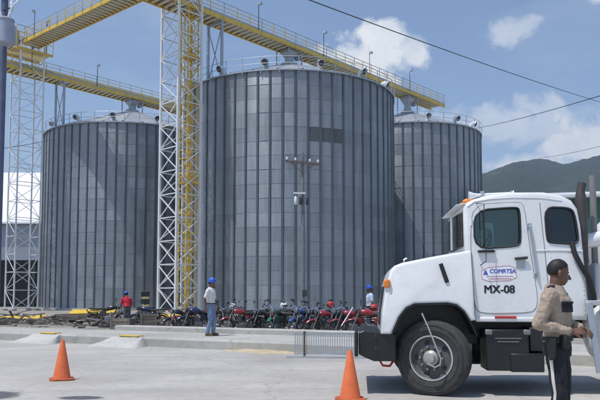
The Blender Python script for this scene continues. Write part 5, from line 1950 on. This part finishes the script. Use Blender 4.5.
def guard_extra(e, V, lean):
    for s in (-1, 1):
        q = MB(); M = Euler((R(-12*s), 0, 0)).to_matrix()
        q.box((-0.012, s*0.135, 1.488), (0.05, 0.11, 0.012), M); q.build('epaulette', NAVY, e, bevel=0.004)
    # chest pocket badge facing forward on the near breast
    q = MB(); M = Euler((0, R(-4), R(-38))).to_matrix()
    q.box((0.122, -0.098, 1.29), (0.012, 0.12, 0.085), M); pk = q.build('pocket_badge', NAVY, e, bevel=0.004)
    q = MB(); q.box((0.128, -0.103, 1.337), (0.010, 0.125, 0.02), M); q.build('pocket_flap', NAVY, pk, bevel=0.003)
    for k in range(5):
        q = MB(); q.lathe([(0.007, 0), (0.007, 0.004), (0.001, 0.005)], (0.139-0.004*abs(k-2), 0.0, 1.06+0.085*k), 'X', 8); q.build('button', PORC, e)
    # pouch and holster on the belt
    q = MB(); q.box((0.10, -0.155, 0.97), (0.10, 0.06, 0.12), Euler((0, 0, R(-40))).to_matrix()); q.build('pouch', BLKRUB, e, bevel=0.012)
    q = MB(); q.prism([(-0.06, 1.02), (0.05, 1.02), (0.035, 0.82), (-0.02, 0.80)], -0.235, -0.185); q.build('holster', BLKRUB, e, bevel=0.012)
    # stripe down the near trouser leg, lying on the cloth
    hp, kn, an = V['hipR'], V['kneeR'], V['ankR']
    def ring(c, r, z_):
        a0 = R(-104)
        return [(c.x + (r+o_)*math.cos(a0+da), c.y + (r+o_)*math.sin(a0+da), z_) for da, o_ in ((-0.16, 0.006), (0.16, 0.006), (0.16, -0.01), (-0.16, -0.01))]
    rings = []
    for i in range(21):
        t = i/20
        z_ = 0.90 - 0.80*t
        if z_ > kn.z:
            u = (0.90-z_)/(0.90-kn.z); c = hp.lerp(kn, u); r = 0.100 + (0.077-0.100)*u
        else:
            u = (kn.z-z_)/(kn.z-an.z); c = kn.lerp(an, u); r = 0.077 + (0.069-0.077)*u
        r += 0.004*math.sin(t*22)
        rings.append(ring(c, r, z_))
    q = MB(); q.loft(rings); q.build('trouser_stripe', STRIPE, e, smooth=True)


person((2.46, 6.55, 0.004), R(-34), 'dark haired man in tan uniform shirt and striped black trousers beside the truck',
       dict(elR=(-0.10, -0.27, 1.135), wrR=(0.165, -0.13, 1.065), elL=(0.02, 0.26, 1.14), wrL=(0.20, 0.09, 1.085),
            handR=((0.85, 0.55, 0.10), (0.1, 0.8, -0.4)), handL=((0.8, -0.5, -0.05), (0.1, -0.5, -0.7)), curl=0.55, yaw=R(30), pitch=R(12),
            kneeR=(0.03, -0.10, 0.50), kneeL=(0.02, 0.11, 0.5)),
       KHAKI, NAVY, SHOE, 1.76, 0.009, headgear='none', long_sleeves=True, extra=guard_extra)
wm = kp(-3.05, 1.25)
person((-2.58, 19.75, 0.285), R(-18), 'man in white shirt, jeans and blue hard hat walking on the kerb',
       dict(kneeL=(0.07, 0.08, 0.50), ankL=(0.05, 0.085, 0.09), kneeR=(0.03, -0.08, 0.50), ankR=(-0.07, -0.085, 0.09), elR=(-0.10, -0.25, 1.13), wrR=(-0.06, -0.26, 0.89),
            elL=(0.0, 0.26, 1.12), wrL=(0.14, 0.27, 0.90), pitch=R(10)), WHITEC, JEANS, SHOEB, 1.62, 0.014)
person((-7.95, 31.4, 0.0), R(120), 'man in red shirt and blue hard hat leaning over beside a plank stack',
       dict(lean=R(18), elR=(0.1, -0.26, 1.15), wrR=(0.3, -0.2, 1.08), elL=(0.1, 0.26, 1.15), wrL=(0.3, 0.2, 1.08), pitch=R(12)), REDC, GREYT, SHOEB, 1.66, 0.018)
person((2.62, 25.6, 0.06), R(190), 'man in pale shirt and blue hard hat between motorcycles and bonnet',
       dict(pitch=R(8)), PALEB, GREYT, SHOEB, 1.74, 0.018)
print('objects', len(bpy.data.objects))
